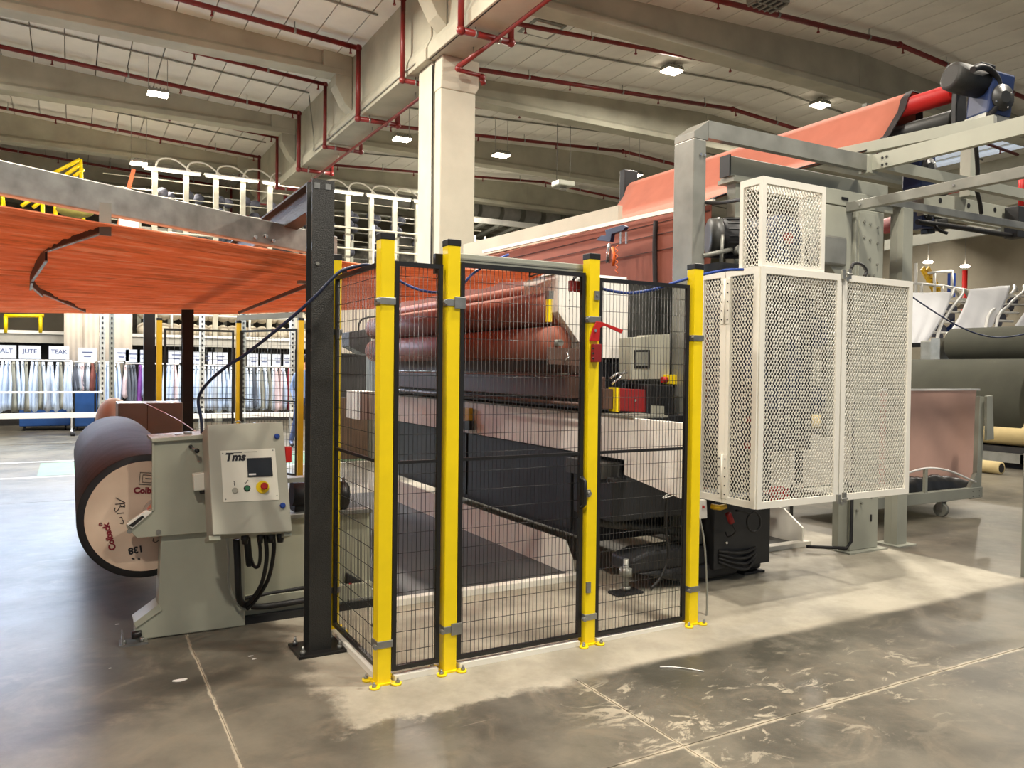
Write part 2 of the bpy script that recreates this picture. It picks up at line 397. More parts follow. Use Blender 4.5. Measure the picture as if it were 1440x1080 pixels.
# walls
MB().box(-16, 40, 34, 34.3, 0, 8.6).build('wall_back', 'wall', kind='structure')
MB().box(33, 33.3, 2, 34, 0, 8.6).build('wall_right', 'wall', kind='structure')
MB().box(-16, -15.7, 2, 34, 0, 9).build('wall_left', 'wall', kind='structure')

# sprinkler pipes: one run per row, crossing under the girder
def pipe_run(y, x0, x1, r, lab):
    t = thing('sprinkler_pipe', lab, 'pipe', (XV, y, 6.5), 'red sprinkler pipes under the roof')
    zt = lambda x: zc(x)-.17
    pts = [(x0, y, zt(x0))]+([(-5.52, y, zt(-5.52))] if x0 < -5.52 else [])+[(3.66, y, zt(3.66)-.0), (3.66, y, 6.52), (4.5, y, 6.52), (4.5, y, zt(4.5))]+([(13.78, y, zt(13.78))] if x1 > 13.78 else [])+[(x1, y, zt(x1))]
    m = MB()
    for a, c in zip(pts, pts[1:]): m.cyl(a, c, r, 10)
    m.build('pipe_line', 'pipe', t)
    for p in pts[-6:-1] if x1 > 13.78 else pts[-5:-1]:
        MB().ball(p, r*1.45, 10, 6).build('elbow', 'pipe', t)
    x = x0+1
    while x < x1-.2:
        if not 3.3 < x < 5:
            MB().cyl((x, y, zt(x)), (x, y, zc(x)+.02), .008, 6).cyl((x-.02, y, zt(x)), (x+.02, y, zt(x)), r*1.15, 10).build('hanger', 'galv', t)
            sp = MB().cyl((x+1.1, y, zt(x+1.1)-.14), (x+1.1, y, zt(x+1.1)), .016, 6); sp.cyl((x+1.1, y, zt(x+1.1)-.15), (x+1.1, y, zt(x+1.1)-.13), .03, 8); sp.build('sprinkler_head', 'pipe', t)
        x += 2.6
    for x in (3.9, 4.3): MB().cyl((x-.02, y, 6.52), (x+.02, y, 6.52), r*1.15, 10).cyl((x, y, 6.52), (x, y, 6.64), .008, 6).build('hanger', 'galv', t)
nm = ['nearest the camera', 'second in front of the column', 'third, passing just behind the column', 'fourth from the camera', 'fifth from the camera', 'sixth from the camera', 'seventh from the camera', 'eighth from the camera', 'farthest from the camera']
for i, y in enumerate([6.93, 9.27, 11.7, 14.05, 16.4, 18.8, 21.2, 23.6, 26.0]):
    pipe_run(y, -9, 22.6, .05 if i in (0, 2, 4) else .042, 'dark red sprinkler pipe run crossing under the girder, '+nm[i])
mp_ = thing('sprinkler_main', 'thin dark red pipe running lengthwise under the roof girder', 'pipe', (4.2, 14, 6.5))
MB().cyl((4.2, -3, 6.47), (4.2, 26, 6.47), .032, 10).build('pipe_line', 'pipe', mp_)
for k in range(12): MB().cyl((4.2, -2+k*2.4, 6.47), (4.2, -2+k*2.4, 6.63), .008, 6).build('hanger', 'galv', mp_)
t = thing('drop_pipe', 'short red branch pipe with elbow on top of the concrete column', 'pipe', (4.3, 7.9, 6.2))
m = MB(); q = [(4.2, 7.2, 6.47), (4.1, 7.95, 6.42), (4.1, 7.95, 6.36), (4.5, 7.95, 6.34)]
m.tube(q, .034); m.ball((4.1, 7.95, 6.38), .055); m.build('pipe_line', 'pipe', t)
MB().ball((4.53, 7.95, 6.32), .06).cyl((4.53, 7.95, 6.32), (4.56, 7.95, 6.2), .045).build('elbow', 'pipe', t)
t = thing('drop_pipe', 'dark red vertical pipe dropping beside the far left girder wall', 'pipe', P(402, 240, Y=21))
p0 = P(402, 196, Y=20.0); p1 = P(402, 300, Y=20.0)
MB().cyl(p0, (p0.x, p0.y, p1.z), .06).build('pipe_line', 'pipe', t)
# thin conduits along the middle of the bays
for y, lab in ((10.4, 'thin grey conduit along the bay of the two bright right lamps'), (15.2, 'thin grey conduit along the bay of the hanging lamps'), (20.0, 'thin grey conduit along the farthest lamp bay')):
    c = MB()
    for a, q in ((-9, -5.52), (-5.52, 3.6), (4.7, 13.78), (13.78, 22.8)):
        c.bar((a, y, zc(a)-.03), (q, y, zc(q)-.03), .035, .03)
    tag(c.build('cable_conduit', 'gdark'), lab, 'conduit')
c = MB().tube([(3.60, 15.2, 8.0), (3.72, 15.2, 7.0), (3.72, 15.2, 6.7), (3.74, 8.9, 6.7)], .014); tag(c.build('wall_conduit', 'gdark'), 'thin conduit dropping down the left web of the roof girder', 'conduit')

# highbay lamps
def lamp(x, y, z, lab, wires=True, power=LAMP_W, vis=True):
    t = thing('highbay_lamp', lab, 'lamp', (x, y, z), 'ceiling highbay lamps')
    h = MB().box(x-.21, x+.21, y-.16, y+.16, z+.03, z+.09)
    for k in range(6): h.box(x-.18+k*.07, x-.16+k*.07, y-.14, y+.14, z+.09, z+.13)
    h.build('housing', 'gdark', t)
    for dx in (-.105, .105): MB().box(x+dx-.095, x+dx+.095, y-.15, y+.15, z+.0, z+.03).build('led_panel', 'lamp', t)
    if wires:
        for dx in (-.19, .19): MB().cyl((x+dx, y, z+.08), (x+dx, y, zc(x)), .006, 5).build('suspension_wire', 'galv', t)
    else: MB().box(x-.03, x+.03, y-.03, y+.03, z+.1, zc(x)).build('bracket', 'gdark', t)
    area('lamp_light', (x, y, z-.03), .42, .3, power, WARM)
for a in [(.31, 15.2, 7.42, 'hanging lamp at left, lit, above the yarn web'), (5.95, 15.2, 7.30, 'hanging lamp at left of the concrete column, lit'),
          (8.8, 15.2, 7.30, 'hanging lamp just right of the concrete column, lit'), (13.3, 15.2, 7.36, 'hanging lamp left of the orange fabric, lit'),
          (10.35, 10.1, 8.22, 'bright lamp under the ceiling, left of the top motor pair', False), (15.2, 10.1, 8.30, 'bright lamp under the ceiling above the orange fabric', False),
          (.26, 20.0, 6.97, 'small lit lamp over the left end of the yarn creel')]:
    lamp(*a)
for i, (x, y) in enumerate([(-5, 15.2), (-5, 10.4), (1, 8.9), (-4.5, 5.2), (1.2, 5.0), (8.2, 5.2), (15.5, 3.0), (-3.5, -.2), (2.4, -1.2), (8.5, -.2), (-3.2, -5), (3.5, -5), (18.5, 2.6), (12.5, 3.2), (27.5, 12.5), (29, 18), (23.4, 5.5), (10, 21)]):  # unseen hall lamps; several on the right added to brighten ceiling, sheets and wall
    lamp(x, y, zc(x)-.5, 'unseen highbay lamp over the hall, number %s row' % ['first', 'second', 'third', 'fourth', 'fifth', 'sixth', 'seventh', 'eighth', 'ninth', 'tenth', 'eleventh', 'twelfth', 'thirteenth', 'fourteenth', 'fifteenth', 'sixteenth', 'seventeenth', 'eighteenth'][i], True)
for q, lab in (((1305, 370), 'round far lamp above the yellow stair at right'), ((1357, 376), 'round far lamp beside the thin red riser at right')):
    p = P(*q, Y=15.4); t = thing('round_lamp', lab, 'lamp', p)
    MB().lathe(p, p+Vector((0, 0, 1)), [(0, .16), (.05, .18), (.1, .12)], 20).build('diffuser', 'lampfar', t)
    MB().cyl(p+Vector((0, 0, .1)), (p.x, p.y, zc(p.x)), .01, 6).build('suspension_wire', 'galv', t)

# heater box, fans and fittings hung from the ceiling
p = P(1080, 6, Y=6.2); t = thing('ceiling_projector', 'grey box with louvred underside hanging at the top edge of the picture', 'vent', p)
MB().box(p.x-.3, p.x+.3, p.y-.22, p.y+.22, p.z, p.z+.22).build('housing', 'gdark', t, bevel=.02)
MB().box(p.x-.25, p.x+.25, p.y-.18, p.y+.18, p.z-.01, p.z+.01).build('dark_panel', 'dark', t)
g_ = MB()
for k in range(5): g_.box(p.x-.28+k*.13, p.x-.25+k*.13, p.y-.2, p.y+.2, p.z-.03, p.z-.005)
g_.box(p.x-.28, p.x+.3, p.y-.02, p.y+.01, p.z-.03, p.z-.005); g_.build('grille', 'gdark', t)
MB().cyl((p.x, p.y, p.z+.2), (p.x, p.y, zc(p.x)), .02, 6).build('hanger', 'galv', t)
p = P(792, 262, Y=13.4); t = thing('air_heater', 'small white box unit hanging from two wires beyond the column', 'heater', p)
MB().box(p.x-.24, p.x+.24, p.y-.2, p.y+.2, p.z-.02, p.z+.12).build('housing', 'ggrey', t, bevel=.03)
MB().lathe(p+Vector((0, 0, -.05)), p+Vector((0, 0, -1)), [(0, .09), (.05, .08)]).build('nozzle', 'gdark', t)
wv = MB()
for dx in (-.2, .2): wv.cyl((p.x+dx, p.y, p.z+.1), (p.x+dx, p.y, zc(p.x)), .007, 5)
wv.build('suspension_wire', 'black', t)
p = P(762, 45, Y=9.6); t = thing('ceiling_hatch', 'flat square panel fixed to the ceiling right of the girder', 'panel', p)
q = zc(p.x); MB().box(p.x-.35, p.x+.35, p.y-.35, p.y+.35, q-.03, q+.0).build('frame', 'gdark', t); MB().box(p.x-.28, p.x+.28, p.y-.28, p.y+.28, q-.045, q-.02).build('cover', 'ceil', t)
# duct with slatted roof beyond the column
t = thing('air_duct', 'long pale round air duct beyond the column', 'duct', P(760, 305, Y=26))
a = P(672, 296, Y=25); c = P(850, 314, Y=25.6)
MB().cyl(a-Vector((6, 0, 0)), c+Vector((5, 0, 0)), .32, 20).build('duct_tube', 'deck', t)
for k in range(12): x = a.x-3+k*1.0; MB().lathe((x, 25, a.z), (x+1, 25, a.z), [(0, .34), (.05, .34)], 20).build('duct_band', 'gdark', t)
t = thing('roof_slats', 'dark slatted lattice platform below the far air duct', 'lattice', P(760, 330, Y=24))
r = MB(); a = P(672, 325, Y=24); c = P(870, 335, Y=24)
for k in range(16): x = a.x-2+k*.7; r.bar((x, 22, a.z), (x+.9, 28, a.z), .16, .1)
r.build('slat', 'gdark', t)
MB().box(a.x-3, c.x+3, 28, 28.2, a.z-.3, a.z+.3).build('edge_beam', 'deck', t); MB().box(a.x-3, c.x+3, 21.9, 22, a.z-.1, a.z+.1).build('edge_beam', 'deck', t)
# ================================================================ safety fence
H = 2.2
def post(x, y, label, h=H, w=.07, mt='yellow', feet=True, group='yellow fence posts'):
    t = thing('fence_post', label, 'post', (x, y, 0), group)
    MB().box(x-w/2, x+w/2, y-w/2, y+w/2, .006, h-.03).build('shaft', mt, t, bevel=.004)
    MB().box(x-w/2-.002, x+w/2+.002, y-w/2-.002, y+w/2+.002, h-.035, h).build('cap', 'black', t, bevel=.004)
    if feet:
        f = MB().box(x-w/2-.01, x+w/2+.01, y-w/2-.01, y+w/2+.01, 0, .01)
        for sx, sy in ((-1, -1), (1, -1), (1, 1), (-1, 1)):
            q = Vector((x+sx*.055, y+sy*.055, 0))
            f.cyl(q, q+Vector((0, 0, .01)), .026, 16)
        f.build('foot_plate', mt, t)
        for sx, sy in ((-1, -1), (1, -1), (1, 1), (-1, 1)):
            q = Vector((x+sx*.06, y+sy*.06, .009))
            MB().cyl(q, q+Vector((0, 0, .012)), .011, 6).cyl(q, q+Vector((0, 0, .024)), .006, 8).build('bolt', 'galv', t)
    return t
X2, X3, X4, YB = .353, 1.217, 1.985, .856
P1 = post(0, 0, 'tall yellow post at the near corner of the fence')
P2 = post(X2, 0, 'tall yellow post second from the near corner, hinge side of gate')
P3 = post(X3, 0, 'tall yellow post carrying the red lever handle')
P4 = post(X4, 0, 'tall yellow post at the right end, beside the white cage')
P0 = post(0, YB, 'tall yellow post half hidden behind the black steel column')
def clamp(t, x, y, z, dx=0, w=.07):
    b = MB().box(x-w/2-.006, x+w/2+.006, y-w/2-.006, y+w/2+.006, z-.017, z+.017)
    if dx: b.box(x+min(0, dx), x+max(0, dx), y-w/2-.012, y-w/2-.004, z-.03, z+.03)
    b.cyl((x-w/2-.02, y-w/2-.008, z), (x-w/2-.02, y-w/2-.03, z), .012, 10)
    b.build('clamp', 'galv', t, bevel=.002)
clamp(P1, 0, 0, 1.87); clamp(P1, 0, 0, .2); clamp(P2, X2, 0, 1.88, .06); clamp(P2, X2, 0, .22, .06); clamp(P3, X3, 0, 1.83); clamp(P3, X3, 0, .16); clamp(P4, X4, 0, 1.75); clamp(P4, X4, 0, .22); clamp(P0, 0, YB, 1.75); clamp(P0, 0, YB, .25)
def panel(a, b, z0, z1, label, name='mesh_fence', cat='fence panel', fw=.022, pitch=.0235, vp=.098, mid=1.08, group='black mesh fence panels', wr=.0016):
    a = Vector(a); b = Vector(b); d = b-a; L = d.length; d.normalize()
    t = thing(name, label, cat, (a+b)/2+Vector((0, 0, z0)), group)
    q = lambda s, z: a+d*s+Vector((0, 0, z))
    f = MB().bar(q(fw/2, z0), q(fw/2, z1), fw, fw, d).bar(q(L-fw/2, z0), q(L-fw/2, z1), fw, fw, d).bar(q(fw, z0+fw/2), q(L-fw, z0+fw/2), fw, fw).bar(q(fw, z1-fw/2), q(L-fw, z1-fw/2), fw, fw)
    f.build('frame', 'black', t)
    w = MB(); s = fw+pitch/2
    while s < L-fw: w.cyl(q(s, z0+fw), q(s, z1-fw), wr, 4); s += pitch
    z = z0+vp*.9
    while z < z1-fw: w.cyl(q(fw, z), q(L-fw, z), wr*1.15, 4); z += vp
    w.build('wire_mesh', 'black', t, kind='stuff')
    if mid: MB().bar(q(fw, mid), q(L-fw, mid), fw*.7, .016).build('middle_rail', 'black', t)
    return t
panel((0, .052, 0), (0, YB-.05, 0), .05, 2.07, 'black mesh panel of the short side return beside the black column')
panel((.048, 0, 0), (X2-.05, 0, 0), .05, 2.07, 'narrow black mesh panel between the first two front posts')
gate = panel((X2+.05, 0, 0), (X3-.045, 0, 0), .045, 2.09, 'black mesh gate between second and third front posts', 'mesh_gate', 'gate')
panel((X3+.05, 0, 0), (X4-.05, 0, 0), .03, 2.07, 'black mesh panel between lever post and white cage')
# gate hardware
hx = X3-.056
MB().tube([(hx, -.014, .78), (hx, -.045, .80), (hx, -.045, .93), (hx, -.014, .95)], .011, 8).build('pull_handle', 'black', gate)
MB().box(X3-.052, X3-.02, -.05, -.03, .84, .88).cyl((X3-.03, -.05, .86), (X3-.03, -.06, .86), .012, 10).build('latch', 'galv', P3)
MB().box(X3-.034, X3-.006, -.045, -.034, .30, .36).build('latch', 'galv', P3)
MB().box(X3-.005, X3+.028, -.045, -.034, 1.94, 1.99).cyl((X3+.012, -.045, 1.965), (X3+.012, -.052, 1.965), .008, 8).build('bracket', 'galv', P3)
t = thing('lever_lock', 'red metal lever lock with long arm bolted to the yellow gate post', 'lock', (X3, -.04, 1.6))
pts = [(828, 479), (842, 480), (843, 461), (849, 458), (873, 469), (875, 464), (846, 453), (838, 452), (833, 462)]
MB().prism([P(x, y, Y=-.042) for x, y in pts], (0, -.008, 0)).build('lever', 'red', t, bevel=.001)
p = P(837, 465, Y=-.05); MB().cyl(p, p+Vector((0, -.006, 0)), .008, 12).build('pivot_bolt', 'chrome', t)
b = MB(); b.prism([P(x, y, Y=-.037) for x, y in ((830, 509), (841, 509), (842, 484), (831, 484))], (0, -.03, 0)); b.build('lock_body', 'dred', t, bevel=.002)
for k in range(3):
    p = P(834, 490+k*7, Y=-.07); MB().cyl(p, p+Vector((0, -.004, 0)), .006, 8).build('hole', 'black', t)
t = thing('safety_switch', 'dark red safety switch on the inside top corner of the gate', 'switch', (X3-.1, .05, 1.95))
MB().prism([P(x, y, Y=.035) for x, y in ((803, 394), (820, 396), (820, 411), (803, 409))], (0, .03, 0)).build('switch_body', 'dred', t, bevel=.003)
MB().tube([P(806, 394, Y=.04), P(812, 387, Y=.05), P(820, 392, Y=.05)], .008, 8, 3).build('cable', 'black', t)
# tie beam above the gate and base rails
t = thing('tie_beam', 'grey steel tie beam above the gate joining two yellow posts', 'beam', ((X2+X3)/2, .07, 2.08))
MB().box(X2-.0, X3, .045, .085, 2.09, 2.145).build('beam', 'ggrey', t, bevel=.004); MB().box(X2, X3, .04, .044, 2.112, 2.12).build('groove', 'gdark', t)
MB().box(X2-.075, X2-.035, .03, .06, 2.03, 2.13).build('end_bracket', 'black', t)
MB().tube([(X2+.52, .09, 2.12), (X2+.52, .1, 2.06)], .006).tube([(X2+.52, .1, 2.06), (X2+.8, .1, 2.15)], .004).build('cable_tie', 'black', t)
r = MB().box(-.022, .022, .06, YB-.06, 0, .03)
tag(r.build('base_rail', 'cream'), 'pale floor rail under the short side mesh panel', 'rail')
r = MB().box(.06, X2-.06, -.022, .022, 0, .028).box(X2+.06, X3-.06, -.022, .022, 0, .028).box(X3+.06, X4-.06, -.022, .022, 0, .022)
tag(r.build('base_rail', 'cream'), 'pale floor rail under the front mesh panels', 'rail')

# ================================================================ portal of black steel columns
def hcol(x, y, h, label, name='steel_column'):
    t = thing(name, label, 'column', (x, y, 0), 'black steel columns')
    s = MB().box(x-.06, x+.06, y-.06, y-.048, .015, h).box(x-.06, x+.06, y+.048, y+.06, .015, h).box(x-.006, x+.006, y-.05, y+.05, .015, h)
    s.build('profile', 'blackm', t)
    MB().box(x-.13, x+.13, y-.12, y+.12, 0, .016).build('base_plate', 'black', t, bevel=.002)
    for sx, sy in ((-1, -1), (1, -1), (-1, 1), (1, 1)):
        q = Vector((x+sx*.1, y+sy*.085, .015)); MB().cyl(q, q+Vector((0, 0, .02)), .014, 6).cyl(q, q+Vector((0, 0, .045)), .007, 8).build('anchor_bolt', 'galv', t)
    return t
CX, CY = -.155, .60
hc = hcol(CX, CY, 2.55, 'tall black steel column standing on a bolted plate behind the fence corner')
MB().cyl((CX-.03, CY-.06, 2.1), (CX-.03, CY-.066, 2.1), .01, 10).cyl((CX-.045, CY-.06, 1.93), (CX-.045, CY-.066, 1.93), .006, 8).build('bolt', 'galv', hc)
MB().box(CX-.05, CX-.02, CY-.062, CY-.05, 2.5, 2.53).box(CX+.01, CX+.04, CY-.062, CY-.05, 2.5, 2.53).build('top_bolt', 'galv', hc)
hcol(CX, 6.17, 2.55, 'black steel column seen far behind the control cabinet')
t = thing('portal_beam', 'dark steel cross beam on top of the black columns', 'beam', (CX, 3.4, 2.4))
MB().box(CX-.05, CX+.05, CY+.07, 6.1, 2.55, 2.56).box(CX-.05, CX+.05, CY+.07, 6.1, 2.4, 2.41).box(CX-.006, CX+.006, CY+.07, 6.1, 2.41, 2.55).build('profile', 'blackm', t)
MB().box(CX+.045, CX+.055, CY+.07, 6.1, 2.41, 2.55).build('web_plate', 'mgrey', t)

# galvanised beam above the yarn web
t = thing('galvanised_beam', 'long galvanised steel beam slanting above the orange yarn web', 'beam', (-.9, .5, 2.3))
def pv(px, py, z): return P(px, py, Z=z)
a1 = pv(0, 224, 2.415); c1 = pv(433, 323, 2.415); dirb = (c1-a1).normalized()
A0 = a1-dirb*2.6; A1 = c1+dirb*.28; zc0 = 2.345
sd = Vector((-dirb.y, dirb.x, 0))*.06
b = MB(); q0 = Vector((A0.x, A0.y, 0)); q1 = Vector((A1.x, A1.y, 0))
b.hexa([q0+Vector((0, 0, 2.27)), q1+Vector((0, 0, 2.27)), q1+sd+Vector((0, 0, 2.27)), q0+sd+Vector((0, 0, 2.27)), q0+Vector((0, 0, 2.415)), q1+Vector((0, 0, 2.415)), q1+sd+Vector((0, 0, 2.415)), q0+sd+Vector((0, 0, 2.415))])
b.build('beam', 'galv', t, bevel=.006)
for k, s in enumerate((1.42, 1.5, 1.56)):
    p = Vector((a1.x, a1.y, 2.3+.02*(k % 2)))+dirb*s; MB().cyl(p, p-sd*.2, .012, 8).build('bolt', 'chrome', t)
# second thin beam joining the fence side (runs on into the machine)
# yarn web
NU, NV = 70, 150
near = [(-4.6, -1.45), (-1.588, .16), (-.134, .93), (.3, 1.17), (1.72, 1.22)]
farp = [(-4.6, 9.8), (-2.1, 8.1), (-.2, 6.9), (.6, 6.3), (1.72, 5.25)]
def lerp_poly(poly, x):
    for (x0, y0), (x1, y1) in zip(poly, poly[1:]):
        if x <= x1: return y0+(y1-y0)*(x-x0)/(x1-x0)
    return poly[-1][1]
web = bpy.data.meshes.new('yarn_web'); vs = []; fs = []; uv = []
rnd = [random.uniform(-1, 1) for _ in range(NV+1)]
for i in range(NU+1):
    x = -4.6+(1.72+4.6)*i/NU
    ya, yb = lerp_poly(near, x), lerp_poly(farp, x)
    for j in range(NV+1):
        v = j/NV
        z = 2.20+.010*rnd[j]+.012*math.sin(v*37+x*.6)+(.035*(x-.3) if x > .3 else 0)
        if j in (0, NV): z += .0
        vs.append((x, ya+(yb-ya)*v+.01*math.sin(x*9+j), z)); uv.append((x*.8+v*.3, v, 0))
for i in range(NU):
    for j in range(NV):
        k = i*(NV+1)+j; fs.append((k, k+NV+1, k+NV+2, k+1))
web.from_pydata(vs, [], fs); at = web.attributes.new('uvw', 'FLOAT_VECTOR', 'POINT')
at.data.foreach_set('vector', [c for t3 in uv for c in t3]); web.materials.append(M['web'])
wo = bpy.data.objects.new('yarn_web', web); COL.objects.link(wo); tag(wo, 'wide web of orange red yarns stretched overhead towards the machine', 'yarn', kind='stuff')
sm_ = wo.modifiers.new('s', 'SOLIDIFY'); sm_.thickness = .006
# curved comb bar below the web and straight ones
arc = [P(148, 325, Z=2.17), P(65, 353, Z=2.17), P(45, 385, Z=2.17), P(43, 396, Z=2.17), P(60, 412, Z=2.17), P(120, 438, Z=2.17)]
t = thing('comb_bar', 'dark bent comb bar hanging under the orange yarn web', 'bar', arc[0])
for k, (a, c) in enumerate(zip(arc, arc[1:])):
    hh_ = (.03, .08, .09, .06, .035)[k]; o3 = Vector((0, 0, -hh_/2+.03))
    MB().bar(a+o3, c+o3, .012, hh_).build('bar_segment', 'mblack', t)
    MB().bar(a+o3*2+Vector((0, 0, -.034)), c+o3*2+Vector((0, 0, -.034)), .016, .006).build('lower_edge', 'galv', t)
br = arc[0]; MB().bar(br+Vector((0, 0, -.02)), br+Vector((0, 0, .13)), .05, .02, (0, 1, 0)).build('hanger_bracket', 'gdark', t)
a = P(433, 401, Z=2.16); c = P(335, 440, Z=2.16)
t = thing('support_bar', 'thin dark bar under the web left of the black column', 'bar', a); MB().bar(a+(a-c)*.3, c, .012, .03).build('bar', 'mgrey', t)
p_ = P(425, 399, Z=2.13); MB().box(p_.x-.03, p_.x+.03, p_.y-.03, p_.y+.03, 2.13, 2.15).build('clip', 'galv', t)
# cable on the unwinder and along the fence
def cable(name, label, pts, r, mt, cat='cable'):
    q = [P(x, y, Y=d) for x, y, d in pts]; o = MB().tube(q, r, 8, 8).build(name, mt); return tag(o, label, cat)
cable('air_hose', 'blue hose rising from the control cabinet over the black column', [(284, 612, 1.22), (283, 590, 1.18), (279, 562, 1.15), (290, 541, 1.05), (318, 516, .9), (347, 497, .8), (400, 455, .62), (440, 420, .5), (462, 397, .47), (480, 381, .45), (500, 375, .42), (520, 373, .3), (545, 384, .12)], .009, 'dblue')
cable('air_hose', 'blue hose sagging between the near corner posts', [(545, 384, .09), (560, 394, .07), (585, 406, .06), (610, 411, .06), (632, 408, .07), (650, 400, .08), (665, 385, .09), (690, 369, .1), (715, 358, .12)], .007, 'blue')
cable('air_hose', 'blue hose sagging from the lever post to the white cage', [(822, 398, .05), (843, 405, .04), (865, 410, .03), (888, 412, .03), (920, 407, .03), (950, 397, .03), (985, 387, .03), (1020, 380, .02), (1045, 379, .02)], .009, 'blue')
cable('power_cable', 'dark blue cable sagging across the white sheets at far right', [(1275, 412, 3.2), (1310, 436, 3.0), (1345, 457, 2.8), (1380, 471, 2.6), (1415, 474, 2.5), (1460, 462, 2.4), (1520, 420, 2.4)], .011, 'dblue')
cable('floor_cable', 'light grey cable hanging down beside the right yellow post to a plug', [(984, 728, .12), (990, 760, .1), (993, 800, .09), (994, 845, .08), (993, 866, .07), (988, 872, .07), (982, 868, .07)], .006, 'gdark')
# ================================================================ unwinder with fabric roll
RC = Vector((-.955, 1.3, .68)); RR = .355; Y1 = 5.1
t = thing('fabric_roll', 'large dark grey fabric roll with printed cardboard end disc', 'roll', (RC.x, 3.2, RC.z-RR))
MB().lathe(RC, RC+Vector((0, 1, 0)), [(0.004, .3), (.004, RR-.004), (.015, RR), (1.2, RR+.002), (2.0, RR-.002), (Y1-1.3, RR)], 64).build('rolled_fabric', 'darkroll', t)
MB().lathe(RC-Vector((0, .002, 0)), RC+Vector((0, 1, 0)), [(0, .28), (0, RR-.003), (.005, RR)], 64).build('roll_edge', 'rollend', t)
dz = MB().lathe(RC-Vector((0, .007, 0)), RC+Vector((0, 1, 0)), [(0, RR-.040), (.012, RR-.038)], 64).build('end_disc', 'card', t)
yd = 1.2915
ex = Vector((1, 0, 0)); ez = Vector((0, 0, 1))
def rot2(a): a = math.radians(a); return ex*math.cos(a)+ez*math.sin(a), -ex*math.sin(a)+ez*math.cos(a)
def dtext(s, px, py, ang, size, mt):
    x, u = rot2(ang); p = P(px, py, Y=yd); text(s, p, x, u, size, mt, dz, bold=.002)
dtext('Colback', 209, 690, -4, .047, 'inkred')
dtext('Colback', 154, 755, 104, .047, 'inkred')
dtext('\u00ae', 142, 737, 104, .022, 'inkred')
dtext('138', 191, 773, 188, .052, 'ink')
lg = MB()
for s_ in (1, .62):
    c_ = P(207, 673, Y=yd)+Vector((.0, 0, 0)); hw = .040*s_
    x_, u_ = rot2(-6)
    for a_, b_ in (((-1, -1), (-1, 1)), ((-1, 1), (1, 1)), ((-1, -1), (1, -1))):
        lg.bar(c_+x_*hw*a_[0]+u_*hw*a_[1]*.85, c_+x_*hw*b_[0]+u_*hw*b_[1]*.85, .0015, .005, u_ if a_[0] == b_[0] else x_)
    if s_ < 1: lg.bar(c_-x_*hw*.4, c_+x_*hw, .0015, .005, u_)
lg.build('emblem', 'ink', dz)
def scribble(pts, r=.0022):
    MB().tube([P(x, y, Y=yd-.001) for x, y in pts], r, 5).build('handwriting', 'ink', dz)
for s_ in ([(163, 700), (176, 707)], [(162, 709), (175, 708), (176, 711), (171, 713), (169, 710)], [(162, 714), (161, 717), (163, 720), (166, 717), (169, 712), (176, 713)], [(165, 722), (174, 721)], [(168, 728), (171, 727), (172, 730)], [(169, 736), (173, 736), (174, 732), (172, 731)]): scribble(s_)
scribble([(185, 785), (189, 786)], .004); scribble([(194, 786), (197, 786)], .004)
scribble([(216, 757), (215, 761), (219, 763), (223, 760)])

t = thing('unwinder_frame', 'grey green steel unwinder stand holding the dark fabric roll', 'machine', (-.4, 1.25, 0))
def pp(px, py, y): return P(px, py, Y=y)
YF = 1.18
low = [(227, 748), (344, 738), (345, 880), (190, 901), (190, 878), (222, 852)]
MB().prism([pp(x, y, YF) for x, y in low], (0, .14, 0)).build('side_frame', 'unw', t, bevel=.006)
# small sheet lip on the sloping toe
MB().prism([pp(188, 876, YF-.012), pp(223, 850, YF-.012), pp(228, 858, YF-.012), pp(191, 884, YF-.012)], (0, .16, 0)).build('toe_flange', 'unw', t, bevel=.002)
up = [(215, 619), (296, 611), (300, 748), (193, 757), (178, 742), (179, 735), (214, 717)]
MB().prism([pp(x, y, YF-.03) for x, y in up], (0, .05, 0)).build('upper_plate', 'unw', t, bevel=.003)
MB().prism([pp(x, y, YF-.05) for x, y in ((213, 617), (300, 610), (300, 616), (214, 622))], (0, .3, 0)).build('top_plate', 'unw', t, bevel=.002)
MB().prism([pp(214, 620, YF-.04), pp(217, 620, YF-.04), pp(217, 718, YF-.04), pp(214, 718, YF-.04)], (0, .02, 0)).build('edge_strip', 'unw', t)
for q in ((182, 747), (223, 748)): p = pp(*q, YF-.03); MB().cyl(p, p-Vector((0, .008, 0)), .013, 12).build('bolt', 'gsteel', t)
# roll chuck
MB().lathe((RC.x+.07, 1.22, .69), (RC.x+.07, 2, .69), [(0, .06), (.02, .085), (.05, .095), (.075, .095)], 28).build('chuck', 'chrome', t)
MB().prism([pp(x, y, YF-.045) for x, y in ((178, 737), (205, 718), (214, 720), (186, 744))], (0, .03, 0)).build('chuck_cover', 'cream', t, bevel=.002)
MB().prism([pp(x, y, YF-.05) for x, y in ((181, 739), (200, 725), (203, 727), (187, 741))], (0, .006, 0)).build('window_slot', 'black', t)
bb = [(345, 728), (440, 722), (440, 861), (345, 880)]
pb = [pp(x, y, 1.3) for x, y in bb]; x0 = pp(345, 800, 1.3).x; x1 = pp(520, 800, 1.3).x
MB().box(x0-.05, x1, 1.3, 1.36, .09, .62).build('rear_panel', 'unw', t)
MB().box(x0-.05, x1, 1.24, 1.34, .04, .15).build('base_beam', 'unw', t, bevel=.004); MB().box(x0, x1, 1.26, 1.34, .60, .63).build('top_flange', 'galv', t, bevel=.004)
MB().box(-1.0, x1, 1.2, 1.3, .0, .045).build('skid', 'mblack', t)
p = P(185, 905, Z=0); MB().box(p.x-.06, p.x+.08, p.y-.05, p.y+.06, 0, .012).box(p.x-.05, p.x-.042, p.y-.04, p.y+.05, .01, .07).build('foot_plate', 'galv', t)
